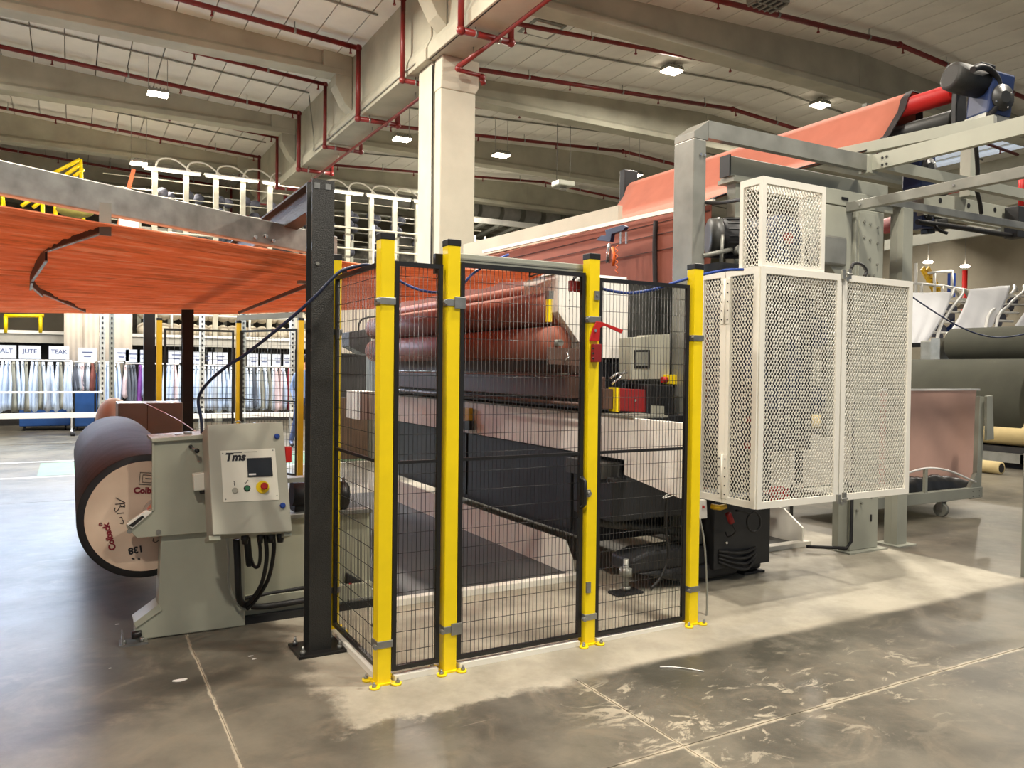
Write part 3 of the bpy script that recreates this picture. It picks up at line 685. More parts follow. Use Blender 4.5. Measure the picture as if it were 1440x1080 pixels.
for dx in (-.04, .05): MB().cyl((p.x+dx, p.y-.03, .012), (p.x+dx, p.y-.03, .035), .012, 6).build('anchor_bolt', 'galv', t)
MB().cyl((p.x+.0, p.y+.02, .04), (p.x+.05, p.y+.02, .04), .022, 14).build('jack_screw', 'black', t)
# top fittings, lever and junction box
a = pp(250, 614, 1.3)
for k, dx in enumerate((0, .05, .1)): MB().box(a.x+dx-.02, a.x+dx+.02, 1.24, 1.3, a.z-.01, a.z+.02+.01*(k % 2)).build('fitting', 'galv', t, bevel=.003)
a = pp(268, 628, 1.14); c = pp(277, 634, 1.1); MB().cyl(a, c, .005, 8).build('toggle_stem', 'chrome', t); MB().ball(a, .011).ball(c, .014).build('toggle_knob', 'black', t)
MB().prism([pp(x, y, 1.08) for x, y in ((272, 667), (289, 665), (290, 689), (273, 691))], (0, .06, 0)).build('junction_box', 'hmi', t, bevel=.005)
MB().prism([pp(x, y, 1.09) for x, y in ((281, 691), (289, 690), (289, 694), (282, 695))], (0, .03, 0)).build('gland', 'black', t)
# yarn line and motor behind the cabinet
MB().cyl(pp(410, 695, 1.35), pp(482, 695, 1.35), .075, 24).build('gear_motor', 'mblack', t)
MB().lathe(pp(470, 697, 1.35), pp(490, 697, 1.35), [(0, .09), (.06, .095), (.08, .085)], 24).build('motor_cap', 'black', t)
MB().box(pp(412, 680, 1.4).x, pp(440, 680, 1.4).x+.1, 1.34, 1.5, .62, .8).build('motor_box', 'mblack', t, bevel=.01)
p = pp(405, 639, 1.4); MB().box(p.x-.02, p.x+.02, 1.38, 1.42, p.z-.05, p.z+.05).build('red_socket', 'red', t, bevel=.004)
MB().box(pp(424, 650, 1.5).x-.1, pp(424, 650, 1.5).x+.15, 1.45, 1.55, .8, .83).build('bracket', 'gdark', t)

# control cabinet leaning back
def cab_pt(u, v, d=0):      # u across, v up on the front face; d outwards
    a, b_, c_, e_ = pp(299, 753, .80), pp(411, 748, .80), pp(397.5, 592.5, .98), pp(291, 597, .98)
    lo = a+(b_-a)*u; hi = e_+(c_-e_)*u; n = (b_-a).cross(e_-a).normalized()
    return lo+(hi-lo)*v+n*d
t = thing('control_cabinet', 'grey tilted control cabinet with touch screen and emergency button', 'cabinet', cab_pt(.5, 0))
MB().hexa([cab_pt(0, 0), cab_pt(1, 0), cab_pt(1, 0, -.2), cab_pt(0, 0, -.2), cab_pt(0, 1), cab_pt(1, 1), cab_pt(1, 1, -.2), cab_pt(0, 1, -.2)]).build('housing', 'cab', t, bevel=.008)
MB().hexa([cab_pt(0.005, .005, .004), cab_pt(.995, .005, .004), cab_pt(.995, .005, 0), cab_pt(.005, .005, 0), cab_pt(.005, .995, .004), cab_pt(.995, .995, .004), cab_pt(.995, .995, 0), cab_pt(.005, .995, 0)]).build('door', 'cab', t, bevel=.003)
def cb(u0, u1, v0, v1, d0, d1, nm, mt, par=None, bev=0):
    return MB().hexa([cab_pt(u0, v0, d0), cab_pt(u1, v0, d0), cab_pt(u1, v0, d1), cab_pt(u0, v0, d1), cab_pt(u0, v1, d0), cab_pt(u1, v1, d0), cab_pt(u1, v1, d1), cab_pt(u0, v1, d1)]).build(nm, mt, par or t, bevel=bev)
# bracket plates at the lower corners
cb(-.04, .10, -.04, 0, -.16, -.01, 'mounting_foot', 'unw'); cb(.9, 1.0, -.03, 0.03, -.2, -.02, 'mounting_foot', 'unw')
hp = cb(.15, .86, .285, .75, .004, .009, 'operator_panel', 'hmi', bev=.001)
cb(.475, .80, .50, .67, .009, .013, 'screen_bezel', 'black', hp); cb(.485, .79, .51, .66, .0131, .0135, 'screen', 'screen', hp); cb(.488, .58, .515, .53, .0136, .0138, 'screen_label', 'white', hp)
uh = (cab_pt(1, .5)-cab_pt(0, .5)).normalized(); vh = (cab_pt(.5, 1)-cab_pt(.5, 0)).normalized()
text('Tms', cab_pt(.325, .685, .0095), uh, vh, .062, 'ink', hp, shear=.25, bold=.0028)
cb(.235, .42, .722, .728, .0092, .0098, 'logo_bar', 'ink', hp); cb(.45, .62, .725, .731, .0092, .0095, 'small_print', 'gdark', hp)
nrm = uh.cross(vh)
def btn(u, v, r, h, mt, nm, r2=None):
    c_ = cab_pt(u, v, .009); MB().lathe(c_, c_+nrm, [(0, r), (h*.6, r), (h, (r2 or r*.85))], 20).build(nm, mt, hp)
btn(.30, .385, .016, .008, 'cab', 'indicator_lamp'); btn(.455, .40, .018, .006, 'black', 'button_ring')
c_ = cab_pt(.455, .40, .013); MB().lathe(c_, c_+nrm, [(0, .013), (.006, .012)], 16).build('green_button', mat('btngreen', (40, 110, 70), .4), hp)
btn(.655, .405, .036, .006, 'yellow', 'yellow_ring', .034)
c_ = cab_pt(.66, .405, .014); MB().lathe(c_, c_+nrm, [(0, .012), (.02, .012), (.022, .019), (.034, .02), (.04, .014)], 20).build('stop_button', 'red', hp)
MB().tube([cab_pt(.292, .47, .0095), cab_pt(.305, .455, .0095), cab_pt(.295, .45, .0095), cab_pt(.302, .43, .0095)], .0018, 5).tube([cab_pt(.43, .455, .0095), cab_pt(.44, .445, .0095), cab_pt(.475, .475, .0095)], .0018, 5).build('symbol', 'ink', hp)
for u, v in ((.175, .725), (.83, .735), (.18, .31), (.835, .325)):
    c_ = cab_pt(u, v, .009); MB().lathe(c_, c_+nrm, [(0, .004), (.002, .003)], 8).build('screw', 'gdark', hp)
for u, v in ((.90, .86), (.90, .235)):
    c_ = cab_pt(u, v, .004); MB().lathe(c_, c_+nrm, [(0, .017), (.01, .016), (.014, .012)], 8).build('door_lock', 'blue', t)
c_ = cab_pt(.43, 1, -.06); MB().tube([c_+uh*.016*math.cos(a)+Vector((0, 0, .012))+vh*.014*math.sin(a) for a in [k*math.pi/6 for k in range(13)]], .004, 6).build('lifting_eye', 'galv', t)
def cabc(name, label, pts, r, mt='rubber'):
    return tag(MB().tube([pp(x, y, d) for x, y, d in pts], r, 8, 6).build(name, mt), label, 'cable')
for i, (u, r) in enumerate(((.44, .017), (.64, .013), (.78, .017), (.90, .017))):
    c_ = cab_pt(u, 0, -.1); MB().lathe(c_+Vector((0, 0, .01)), c_-ez, [(0, r*1.3), (.03, r*1.3), (.035, r*1.1), (.055, r)], 10).build('cable_gland', 'black', t)
cabc('cabinet_cable', 'thick black corrugated cable hanging straight at the left under the cabinet', [(332, 758, 1.0), (334, 790, 1.0), (335, 825, 1.02), (338, 845, 1.1), (350, 852, 1.2), (380, 852, 1.22), (440, 842, 1.22)], .019)
cabc('cabinet_cable', 'short fat black cable end hanging under the cabinet', [(347, 752, .98), (349, 775, 1.0), (351, 794, 1.05)], .02)
cabc('cabinet_cable', 'thin looping black cable under the middle of the cabinet', [(363, 752, .92), (366, 775, .92), (364, 795, .95), (357, 796, 1.0), (352, 780, 1.05), (350, 765, 1.1)], .010)
cabc('cabinet_cable', 'black cable curving down from the cabinet to the base beam', [(373, 750, .92), (375, 785, .94), (368, 820, 1.0), (355, 842, 1.08), (345, 852, 1.15)], .012)
cabc('cabinet_cable', 'rightmost black cable curving from the cabinet to the base beam', [(384, 748, .92), (385, 775, .94), (378, 812, 1.0), (362, 840, 1.08), (348, 856, 1.15)], .012)
cabc('cabinet_cable', 'black cable lying along the rear panel towards the column', [(342, 842, 1.2), (360, 838, 1.24), (400, 831, 1.26), (440, 824, 1.26)], .011)
cabc('cabinet_cable', 'pale thin cable pair hanging beside the black ones', [(319, 756, 1.05), (322, 790, 1.06), (321, 815, 1.08), (328, 840, 1.1), (340, 855, 1.14), (352, 857, 1.16)], .007, 'ggrey')

# other fabric roll and crate standing beyond the unwinder
t = thing('grey_box_cabinet', 'brown grey sheet metal box behind the dark fabric roll', 'cabinet', P(195, 640, Y=5.6))
a = P(166, 567, Y=5.6); c = P(222, 567, Y=5.6); MB().box(a.x, c.x+.25, 5.6, 6.1, 0, a.z).build('housing', 'ggrey', t, bevel=.01)
MB().box(a.x+.28, a.x+.284, 5.594, 5.6, .2, a.z).build('door_seam', 'dark', t)
t = thing('wrapped_bale', 'rounded beige wrapped bale behind the dark roll', 'bale', P(155, 600, Y=6.4))
p = P(160, 592, Y=6.9); MB().ball(p, .36, 24, 12, (.55, 1, .78)).build('wrapping', 'canvas', t)
MB().box(p.x-.15, p.x+.15, p.y-.3, p.y+.3, 0, p.z-.15).build('pallet_stand', 'dark', t)
o = MB().tube([P(200, 565, Y=5.6), P(250, 590, Y=4.4), P(282, 612, Y=1.4)], .004, 5, 4).build('twine', 'white'); tag(o, 'thin pale string running down to the top of the unwinder', 'string')
# ================================================================ tufting machine behind the fence
t = TM = thing('textile_machine', 'large textile machine with copper coloured rollers behind the mesh fence', 'machine', (2.2, 3.2, 0))
# rollers along Y
def roller(x, z, r, y0, y1, mt, nm='roller'):
    MB().lathe((x, y0, z), (x, y1, z), [(0, r*.3), (.0, r), (y1-y0, r), (y1-y0, r*.3)], 40).build(nm, mt, t)
    MB().cyl((x, y0-.06, z), (x, y1+.06, z), .025, 12).build('roller_shaft', 'gsteel', t)
roller(1.82, 2.01, .13, 1.28, 5.3, 'copper'); roller(1.78, 1.745, .125, 1.24, 5.2, 'copper')
MB().box(1.85, 1.9, 1.3, 5.2, 1.80, 1.92).build('roller_cover', 'brownm', t)
roller(1.95, 2.20, .04, 1.25, 5.3, 'copper', 'guide_bar')
# front beams (brown metal), stacked
def slab(pts, dx, nm, mt, X=2.0, bev=.004):
    return MB().prism([P(x, y, X=X) for x, y in pts], (dx, 0, 0)).build(nm, mt, t, bevel=bev)
yn, yf = 1.3, 5.35
def zed(px, py, X): return P(px, py, X=X).z
MB().box(1.95, 2.15, yn, yf, zed(700, 525, 1.95), 1.635).build('upper_cover', 'brownm', t, bevel=.01)
MB().box(1.88, 2.2, yn-.1, yf+.05, 1.335, zed(700, 527, 1.9)).build('lower_cover', 'brownm', t, bevel=.01)
MB().box(1.93, 2.3, yn-.3, yf+.05, 1.265, 1.33).build('needle_rail', 'mblack', t)
MB().cyl((1.87, yn-.3, 1.30), (1.87, yf, 1.30), .014, 8).build('guide_rod', 'brownm', t)
MB().cyl((1.93, yn, 1.515), (1.93, yf, 1.515), .008, 8).build('trim_strip', 'gsteel', t)
# white fascia
XF = 2.0
MB().box(XF, XF+.04, .12, 5.35, .93, 1.225).build('front_fascia', 'fascia', t, bevel=.003)
MB().prism([(XF-.002, .12, .93), (XF-.002, .70, .93), (XF-.002, .70, .83), (XF-.002, .12, .75)], (.04, 0, 0)).build('fascia_extension', 'fascia', t)
MB().box(XF-.01, XF+.3, .6, 5.35, 1.225, 1.24).build('table_edge', 'gdark', t)
MB().box(XF-.22, XF-.0, 5.75, 6.3, .90, 1.25).build('end_box', 'white', t)
# body
MB().box(XF+.05, XF+1.0, 1.1, 5.4, .28, .93).build('body', 'mblack', t)
MB().box(XF+.3, XF+.9, .78, 5.4, .93, 1.22).build('body', 'mblack', t)
for k, (a, c) in enumerate(((1.4, 3.2), (3.25, 5.3))): MB().box(XF+.03, XF+.05, a, c, .32, .92).build('body_panel', 'mblack', t, bevel=.003)
s_ = MB().box(XF-.12, XF+.04, .80, 1.25, .79, .90); s_.build('step_cover', 'mgrey', t, bevel=.004)
MB().box(XF-.08, XF+.7, .72, 1.2, .50, .80).build('lower_housing', 'mblack', t, bevel=.01)
# end housing: white cabinet and dark grey column behind
MB().prism([(1.76, 1.2, 1.97), (1.76, 1.2, 2.245), (2.40, 1.2, 2.245), (2.40, 1.2, 1.64), (2.05, 1.2, 1.64)], (0, .5, 0)).build('end_cabinet', 'fascia', t, bevel=.004)
MB().box(1.74, 2.42, 1.25, 1.75, 2.245, 2.27).build('cabinet_top', 'white', t)
for k in range(4): p = Vector((1.86, 1.2, 2.0+.06*k)); MB().cyl(p, p-Vector((0, .004, 0)), .006, 8).build('screw', 'gdark', t)
MB().box(2.42, 2.86, 1.22, 1.6, 1.25, 2.24).build('dark_column', 'mgrey', t, bevel=.004)
MB().box(2.87, 3.0, 1.26, 1.6, .9, 2.2).build('rear_upright', 'brownm', t)
# yellow light curtain bar
a = P(773, 421, Y=1.15); c = P(773, 453, Y=1.15); MB().box(a.x-.02, a.x+.01, 1.13, 1.17, c.z, a.z).build('light_barrier', 'yellow', t, bevel=.003)
MB().box(a.x-.02, a.x+.02, 1.13, 1.18, a.z, a.z+.06).build('bracket', 'galv', t)
# clear cover plate
MB().prism([P(x, y, Y=1.12) for x, y in ((770, 488), (838, 492), (838, 508), (834, 516), (772, 512))], (0, .008, 0)).build('clear_guard', 'brownm', t, bevel=.002)
MB().tube([P(797, 495, Y=1.1), P(800, 502, Y=1.09), P(794, 507, Y=1.09)], .007, 6).build('wing_handle', 'chrome', t)
MB().tube([P(858, 532, Y=.95), P(868, 525, Y=.95), P(882, 524, Y=.95)], .008, 6).tube([P(860, 540, Y=.95), P(870, 533, Y=.95), P(880, 520, Y=.95)], .008, 6).build('clamp_handle', 'chrome', t)
# grey control box with display
yb = .98
MB().prism([P(x, y, Y=yb) for x, y in ((887, 475), (912, 473), (912, 471), (942, 470), (942, 533), (887, 534))], (0, .14, 0)).build('operator_box', 'cab', t, bevel=.004)
MB().prism([P(x, y, Y=yb-.004) for x, y in ((892, 492), (914, 492), (914, 518), (892, 518))], (0, .01, 0)).build('display_bezel', 'black', t)
MB().prism([P(x, y, Y=yb-.006) for x, y in ((895, 495), (911, 495), (911, 514), (895, 514))], (0, .004, 0)).build('display', 'gdark', t)
MB().prism([P(x, y, Y=yb-.05) for x, y in ((939, 527), (952, 527), (952, 541), (938, 540))], (0, .05, 0)).build('stop_box', 'yellow', t, bevel=.004)
p = P(936, 534, Y=yb-.04); MB().cyl(p+Vector((.01, 0, 0)), p-Vector((.035, 0, 0)), .022, 14).build('stop_button', 'red', t)
MB().prism([P(x, y, Y=.9) for x, y in ((871, 546), (908, 548), (908, 580), (871, 578))], (0, .1, 0)).build('red_guard_box', 'dred', t, bevel=.005)
MB().prism([P(x, y, Y=.89) for x, y in ((867, 545), (871, 545), (871, 579), (867, 579))], (0, .1, 0)).build('yellow_edge', 'yellow', t)
p = P(893, 563, Y=.895); MB().cyl(p, p-Vector((0, .006, 0)), .01, 10).build('bolt', 'chrome', t)
MB().prism([P(x, y, Y=.88) for x, y in ((910, 540), (948, 542), (948, 592), (910, 588))], (0, .3, 0)).build('drive_cover', 'mblack', t, bevel=.01)
MB().prism([P(x, y, Y=.87) for x, y in ((915, 570), (934, 571), (934, 591), (915, 590))], (0, .004, 0)).build('instruction_sheet', 'cab', t)
MB().prism([P(x, y, Y=.93) for x, y in ((848, 547), (868, 547), (868, 575), (848, 575))], (0, .2, 0)).build('belt_cover', 'brownm', t)
# yellow key switch on front table
MB().prism([P(x, y, X=XF-.06) for x, y in ((649, 573), (659, 574), (659, 592), (649, 591))], (.05, 0, 0)).build('foot_switch', 'dyellow', t, bevel=.004)
MB().prism([P(x, y, X=XF-.07) for x, y in ((645, 592), (660, 592), (660, 605), (645, 603))], (.05, 0, 0)).build('switch_base', 'black', t)
# left end bracket
MB().prism([P(x, y, Y=5.45) for x, y in ((491, 467), (522, 462), (523, 500), (512, 498), (491, 487))], (0, .3, 0)).build('roller_bearing', 'mblack', t, bevel=.005)
MB().tube([P(505, 485, Y=5.4), P(505, 455, Y=5.4), P(515, 447, Y=5.4), P(530, 445, Y=5.4)], .012, 8, 4).build('hose', 'black', t)
# floor tray: white side plates with dark rubber mat
MB().box(.47, 1.92, 1.2, 5.6, .004, .02).build('floor_mat', 'darkmat' if 'darkmat' in M else 'mgrey', t)
MB().box(.44, 1.98, 1.13, 1.2, .0, .045).build('tray_edge', 'cream', t, bevel=.003)
MB().prism([(1.92, 1.2, 0), (1.92, 5.8, 0), (1.92, 5.8, .26), (1.92, 1.32, .26), (1.92, 1.22, .13)], (.02, 0, 0)).build('tray_side', 'cream', t)
MB().box(.44, .47, 1.2, 5.6, 0, .05).build('tray_side', 'cream', t)
# levelling feet and lower frame
def foot(x, y):
    MB().box(x-.11, x+.11, y-.06, y+.06, 0, .018).build('foot_plate', 'mblack', t, bevel=.003)
    MB().cyl((x, y, .018), (x, y, .24), .02, 10).cyl((x, y, .12), (x, y, .18), .045, 12).cyl((x, y, .03), (x, y, .05), .035, 6).build('levelling_screw', 'gsteel', t)
foot(2.03, .70); foot(3.25, .74); foot(1.5, 5.5)
MB().prism([(2.05, .66, .14), (3.15, .66, .12), (3.2, .66, .2), (3.1, .66, .27), (2.2, .66, .28), (2.05, .66, .24)], (0, .25, 0)).build('lower_beam', 'mblack', t, bevel=.02)
MB().prism([(2.1, .64, .14), (2.5, .64, .03), (3.0, .64, .03), (3.2, .64, .14)], (0, .18, 0)).build('oil_pan', 'mblack', t, bevel=.02)
MB().cyl((2.0, 1.0, .45), (2.6, .8, .36), .035, 12).build('shaft', 'mgrey', t)
MB().cyl((2.72, .72, .28), (2.69, .72, .55), .022, 10).build('piston', 'gsteel', t)
MB().tube([P(955, 640, Y=.6), P(953, 680, Y=.58), P(938, 705, Y=.58), P(936, 740, Y=.6), P(940, 780, Y=.6), P(930, 810, Y=.6), P(915, 828, Y=.6)], .010, 8, 5).build('hose', 'rubber', t)
MB().tube([P(962, 672, Y=.55), P(950, 688, Y=.5), P(932, 700, Y=.48), (P(945, 697, Y=.5)), P(962, 690, Y=.55)], .005, 6, 4).build('cable', 'white', t)
# end drive cabinet under the cage
MB().box(2.75, 3.32, .60, 1.0, .10, .62).build('drive_cabinet', 'mblack', t, bevel=.006)
p = P(1021, 763, Y=.6); MB().cyl(p, p-Vector((0, .01, 0)), .01, 8).build('door_lock', 'chrome', t)
MB().prism([P(x, y, Y=.45) for x, y in ((981, 703), (994, 703), (995, 729), (982, 730))], (0, .05, 0)).build('socket_box', 'white', t, bevel=.006)
MB().prism([P(x, y, Y=.445) for x, y in ((988, 711), (991, 711), (991, 715), (988, 715))], (0, .004, 0)).build('logo_patch', 'red', t)
MB().tube([P(1000, 712, Y=.55), P(1012, 714, Y=.5), P(1020, 712, Y=.5)], .02, 8).build('plug_grip', 'dyellow', t)
MB().cyl(P(1024, 722, Y=.5), P(1029, 735, Y=.5), .022, 10).build('red_plug', 'dred', t)
MB().tube([P(1030, 738, Y=.5), P(1034, 748, Y=.5), P(1024, 755, Y=.55), P(1020, 748, Y=.58)], .005, 6, 4).build('cable', 'rubber', t)
ring = [P(1060+9.5*math.cos(a), 734+14*math.sin(a), Y=.5) for a in [-2.2+k*.62 for k in range(11)]]
MB().tube([P(1035, 718, Y=.5), P(1048, 720, Y=.5)]+ring, .008, 8, 3).build('coiled_cable', 'rubber', t)
for k in range(4):
    MB().tube([P(1010, 775+k*5, Y=.6), P(1035, 778+k*7, Y=.55), P(1052, 775+k*8, Y=.58), P(1062, 768+k*4, Y=.62), P(1050, 762, Y=.75)], .012, 8, 4).build('floor_hose', 'rubber', t)
MB().box(3.1, 3.35, .7, 1.1, .02, .22).build('pump', 'mblack', t, bevel=.03)
# second tray at the exit
MB().box(3.4, 4.36, 1.25, 5.6, .004, .02).build('floor_mat', 'mgrey', t)
MB().box(3.38, 4.45, 1.16, 1.25, 0, .04).build('tray_edge', 'cream', t)
MB().prism([(4.38, 1.2, 0), (4.38, 5.8, 0), (4.38, 5.8, .30), (4.38, 1.42, .30), (4.38, 1.2, .16)], (.02, 0, 0)).build('tray_side', 'cream', t)
MB().box(3.36, 3.5, 1.05, 1.2, .1, .6).build('leg', 'ggrey', t)
MB().box(3.5, 3.9, 1.7, 5.4, .32, .62).build('rear_apron', 'fabric_shaded', t)

# low fence with red foam rollers beyond
panel((4.42, 1.35, 0), (4.42, 3.6, 0), .10, .95, 'low black mesh panel beside the gantry foot', mid=None, pitch=.05)
for k in range(2):
    o = MB().cyl((4.75+.0, 1.7+k*1.1, .34), (4.75, 2.65+k*1.1, .34), .09, 16).build('foam_roll', 'red'); tag(o, 'red foam roller behind low mesh, '+('nearer' if k == 0 else 'farther')+' of the two', 'roller')

# fabric leaving the machine: vertical wall and sloping sheet, one web
XS, ZS = 3.151, 2.915
t = thing('orange_fabric', 'wide orange carpet fabric rising from the machine to the top roller', 'fabric', (XS, 3, 1.2))
m = MB(); n = 24
TR = Vector((5.72, 0, 4.13)); rt = .10
yn_, yf_ = 1.12, 5.45
prof = [(XS+.02, 1.3), (XS-.0, 1.9), (XS, 2.6), (XS, ZS), (XS+.05, ZS+.035), (4.2, 3.33), (5.05, 3.60), (5.35, 3.78), (5.56, 4.05), (5.60, 4.17), (5.68, 4.25), (5.78, 4.25), (5.84, 4.15), (5.86, 3.9)]
def strip(prof, y0, y1, sag=0, ny=18, th=.012):
    vs = []; fs = []
    for i, (x, z) in enumerate(prof):
        for j in range(ny+1):
            v = j/ny; vs.append((x, y0+(y1-y0)*v, z-sag*math.sin(math.pi*v)))
    for i in range(len(prof)-1):
        for j in range(ny): k = i*(ny+1)+j; fs.append((k, k+1, k+ny+2, k+ny+1))
    return MB().add(vs, fs, True)
o = strip(prof[:5], yn_, 8.2).build('lower_fabric', 'fabric_shaded', t); o.modifiers.new('s', 'SOLIDIFY').thickness = .012
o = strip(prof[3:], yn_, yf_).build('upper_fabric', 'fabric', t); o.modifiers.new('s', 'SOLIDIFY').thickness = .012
o = strip([(x-.006, z+.006) for x, z in prof[3:]], yn_-.02, yn_+.05).build('selvedge', 'selv', t); o.modifiers.new('s', 'SOLIDIFY').thickness = .012
r = MB()
for z in (2.84, 2.74, 2.60): MB().box(XS-.010, XS-.004, yn_, 8.2, z, z+.004).build('crease_shadow', 'selv', t)  # thin dark strips paint the crease lines, the lowest a shadow line
r = MB().tube([(XS-.02, 1.78+.01*math.sin(k), 2.86-.14*k) for k in range(9)], .022, 6); r.build('frayed_edge', 'selv', t)
# white rail below the fold, continuing as cream beam
t = thing('cream_rail', 'long cream rail along the fold of the orange fabric', 'rail', (XS-.05, 4, 2.9))
a = P(1004, 283, X=XS-.04); c = P(680, 354, X=XS-.04)
MB().bar(a, c, .03, .035).build('rail', 'cream', t)
MB().bar(P(872, 311, X=XS+.1)+Vector((0, 0, .05)), P(668, 356, X=XS+.1)+Vector((0, .3, .05)), .05, .20).build('wide_beam', 'column', t)
# hand tool balancer with tools
t = thing('tool_hanger', 'blue tool balancer with hanging chrome and orange tools', 'tool', P(865, 325, X=XS-.2))
X_ = XS-.25
MB().prism([P(x, y, X=X_) for x, y in ((851, 323), (876, 316), (880, 319), (876, 324), (860, 329), (858, 340), (838, 338), (845, 331), (852, 331))], (.04, 0, 0)).build('arm', 'dblue', t, bevel=.003)
a = P(857, 342, X=X_); c = P(855, 370, X=X_); MB().lathe(a, c, [(0, .008), (.02, .02), ((a-c).length, .022)], 14).build('balancer', 'chrome', t)
MB().tube([P(861, 348, X=X_), P(864, 358, X=X_), P(862, 374, X=X_)], .014, 8).build('trigger_gun', 'orange', t)
MB().tube([P(867+2.2*math.cos(k*1.3), 345+k*1.6, X=X_) for k in range(26)], .004, 5).build('coiled_cord', 'orange', t)
for px in (873, 881):
    a = P(px, 326, X=X_); c = P(px, 343, X=X_); MB().bar(a, c, .012, .022).build('spanner', 'chrome', t)
# ================================================================ white expanded-metal cage
def expanded(mb, o, u, v, W, Hh, cw=.0138, ch=.040, sw=.0052, th=.003):
    o = Vector(o); u = Vector(u).normalized(); v = Vector(v).normalized(); n = u.cross(v).normalized()
    nc = max(2, int(round(W/cw))); nr = max(2, int(round(Hh/ch*2))); cw = W/nc; dh = Hh/nr
    for i in range(nc):
        vs = []; fs = []
        for k in range(nr+1):
            ph = (k % 2) ^ (i % 2)
            x = (i+(0.03 if ph == 0 else .97))*cw; c = o+u*x+v*(k*dh)
            for a, b_ in ((-1, -1), (1, -1), (1, 1), (-1, 1)): vs.append(c+u*(a*sw/2)+n*(b_*th/2))
        for k in range(nr):
            for s in range(4): fs.append((k*4+s, k*4+(s+1) % 4, (k+1)*4+(s+1) % 4, (k+1)*4+s))
        mb.add(vs, fs)
KX0, KX1, KZ0, KZ1, KD = 2.53, 4.09, .66, 2.23, .54
t = thing('mesh_guard', 'big cream expanded metal guard cage hung over the drive end', 'guard', ((KX0+KX1)/2, .25, KZ0))
fw = .045
def fr(x0, x1, y0, y1, z0, z1, nm='frame', bev=.002): return MB().box(x0, x1, y0, y1, z0, z1).build(nm, 'cream', t, bevel=bev)
XD = P(1180, 540, Y=0).x
# front left leaf
def leaf(x0, x1, nm):
    f = MB().box(x0, x0+fw, -.012, .012, KZ0, KZ1).box(x1-fw, x1, -.012, .012, KZ0, KZ1).box(x0+fw, x1-fw, -.012, .012, KZ0, KZ0+fw).box(x0+fw, x1-fw, -.012, .012, KZ1-fw, KZ1)
    o = f.build(nm, 'cream', t)
    m = MB(); expanded(m, (x0+fw*.7, 0, KZ0+fw*.7), (1, 0, 0), (0, 0, 1), x1-x0-fw*1.4, KZ1-KZ0-fw*1.4); m.build('expanded_metal', 'cream', o, kind='stuff')
leaf(KX0, XD-.006, 'front_leaf'); leaf(XD+.006, KX1, 'door_leaf')
YS = .29
def sleaf(y0, y1, nm):
    f = MB().box(KX0-.012, KX0+.012, y0, y0+fw*.9, KZ0, KZ1).box(KX0-.012, KX0+.012, y1-fw*.9, y1, KZ0, KZ1).box(KX0-.012, KX0+.012, y0+fw*.9, y1-fw*.9, KZ0, KZ0+fw).box(KX0-.012, KX0+.012, y0+fw*.9, y1-fw*.9, KZ1-fw, KZ1)
    o = f.build(nm, 'cream', t)
    m = MB(); expanded(m, (KX0, y0+fw*.6, KZ0+fw*.7), (0, 1, 0), (0, 0, 1), y1-y0-fw*1.2, KZ1-KZ0-fw*1.4); m.build('expanded_metal', 'cream', o, kind='stuff')
sleaf(.0, YS-.004, 'side_leaf'); sleaf(YS+.004, KD, 'side_leaf')
MB().box(KX0-.014, KX0-.010, YS-.012, YS+.012, KZ0+.05, KZ1-.05).build('cover_strip', 'cream', t)
for z0, z1 in ((KZ1-.36, KZ1-.06), (KZ0+.03, KZ0+.33)):
    hg = MB().box(KX0-.017, KX0-.013, YS-.04, YS+.04, z0, z1).build('hinge', 'cream', t, bevel=.001)
    MB().cyl((KX0-.019, YS, z0), (KX0-.019, YS, z1), .006, 8).build('hinge_pin', 'cream', hg)
    for k in range(5):
        for s in (-1, 1):
            z = z0+.03+k*(z1-z0-.06)/4; MB().cyl((KX0-.017, YS+s*.027, z), (KX0-.021, YS+s*.027, z), .005, 6).build('bolt', 'black', hg)
fr(KX0, KX1, .012, KD, KZ1-.004, KZ1, 'top_sheet') if False else None
# return on the right side and rear rails
m = MB().box(KX1-.012, KX1+.012, 0, .04, KZ0, KZ1).box(KX1-.012, KX1+.012, .5, KD, KZ0, KZ1).box(KX1-.012, KX1+.012, 0, KD, KZ0, KZ0+.04).box(KX1-.012, KX1+.012, 0, KD, KZ1-.04, KZ1)
m.build('frame', 'cream', t)
m = MB(); expanded(m, (KX1, .03, KZ0+.03), (0, 1, 0), (0, 0, 1), KD-.06, KZ1-KZ0-.06, .02, .06); m.build('expanded_metal', 'cream', t, kind='stuff')
MB().box(KX0+.62, KX1, .012, KD, KZ1-.006, KZ1).build('top_sheet', 'cream', t)
# upper tower
UX0, UX1, UZ1, UD = 2.545, 3.14, 2.81, .20
a = P(1041, 262, X=UX0); UD = a.y
ut = MB()
for x in (UX0, UX1-.035):
    for y in (0, UD-.03): ut.box(x, x+.035, y, y+.03, KZ1, UZ1-.045)
for y in (0, UD-.03): ut.box(UX0, UX1, y, y+.03, UZ1-.045, UZ1).box(UX0+.035, UX1-.035, y, y+.03, KZ1, KZ1+.03)
for x in (UX0, UX1-.035): ut.box(x, x+.035, .03, UD-.03, UZ1-.045, UZ1)
to = ut.build('tower_frame', 'cream', t, bevel=.0)
m = MB(); expanded(m, (UX0+.03, .012, KZ1+.01), (1, 0, 0), (0, 0, 1), UX1-UX0-.06, UZ1-KZ1-.05)
expanded(m, (UX0+.01, .02, KZ1+.01), (0, 1, 0), (0, 0, 1), UD-.04, UZ1-KZ1-.05)
expanded(m, (UX1-.01, .02, KZ1+.01), (0, 1, 0), (0, 0, 1), UD-.04, UZ1-KZ1-.05, .02, .06)
m.build('expanded_metal', 'cream', to, kind='stuff')
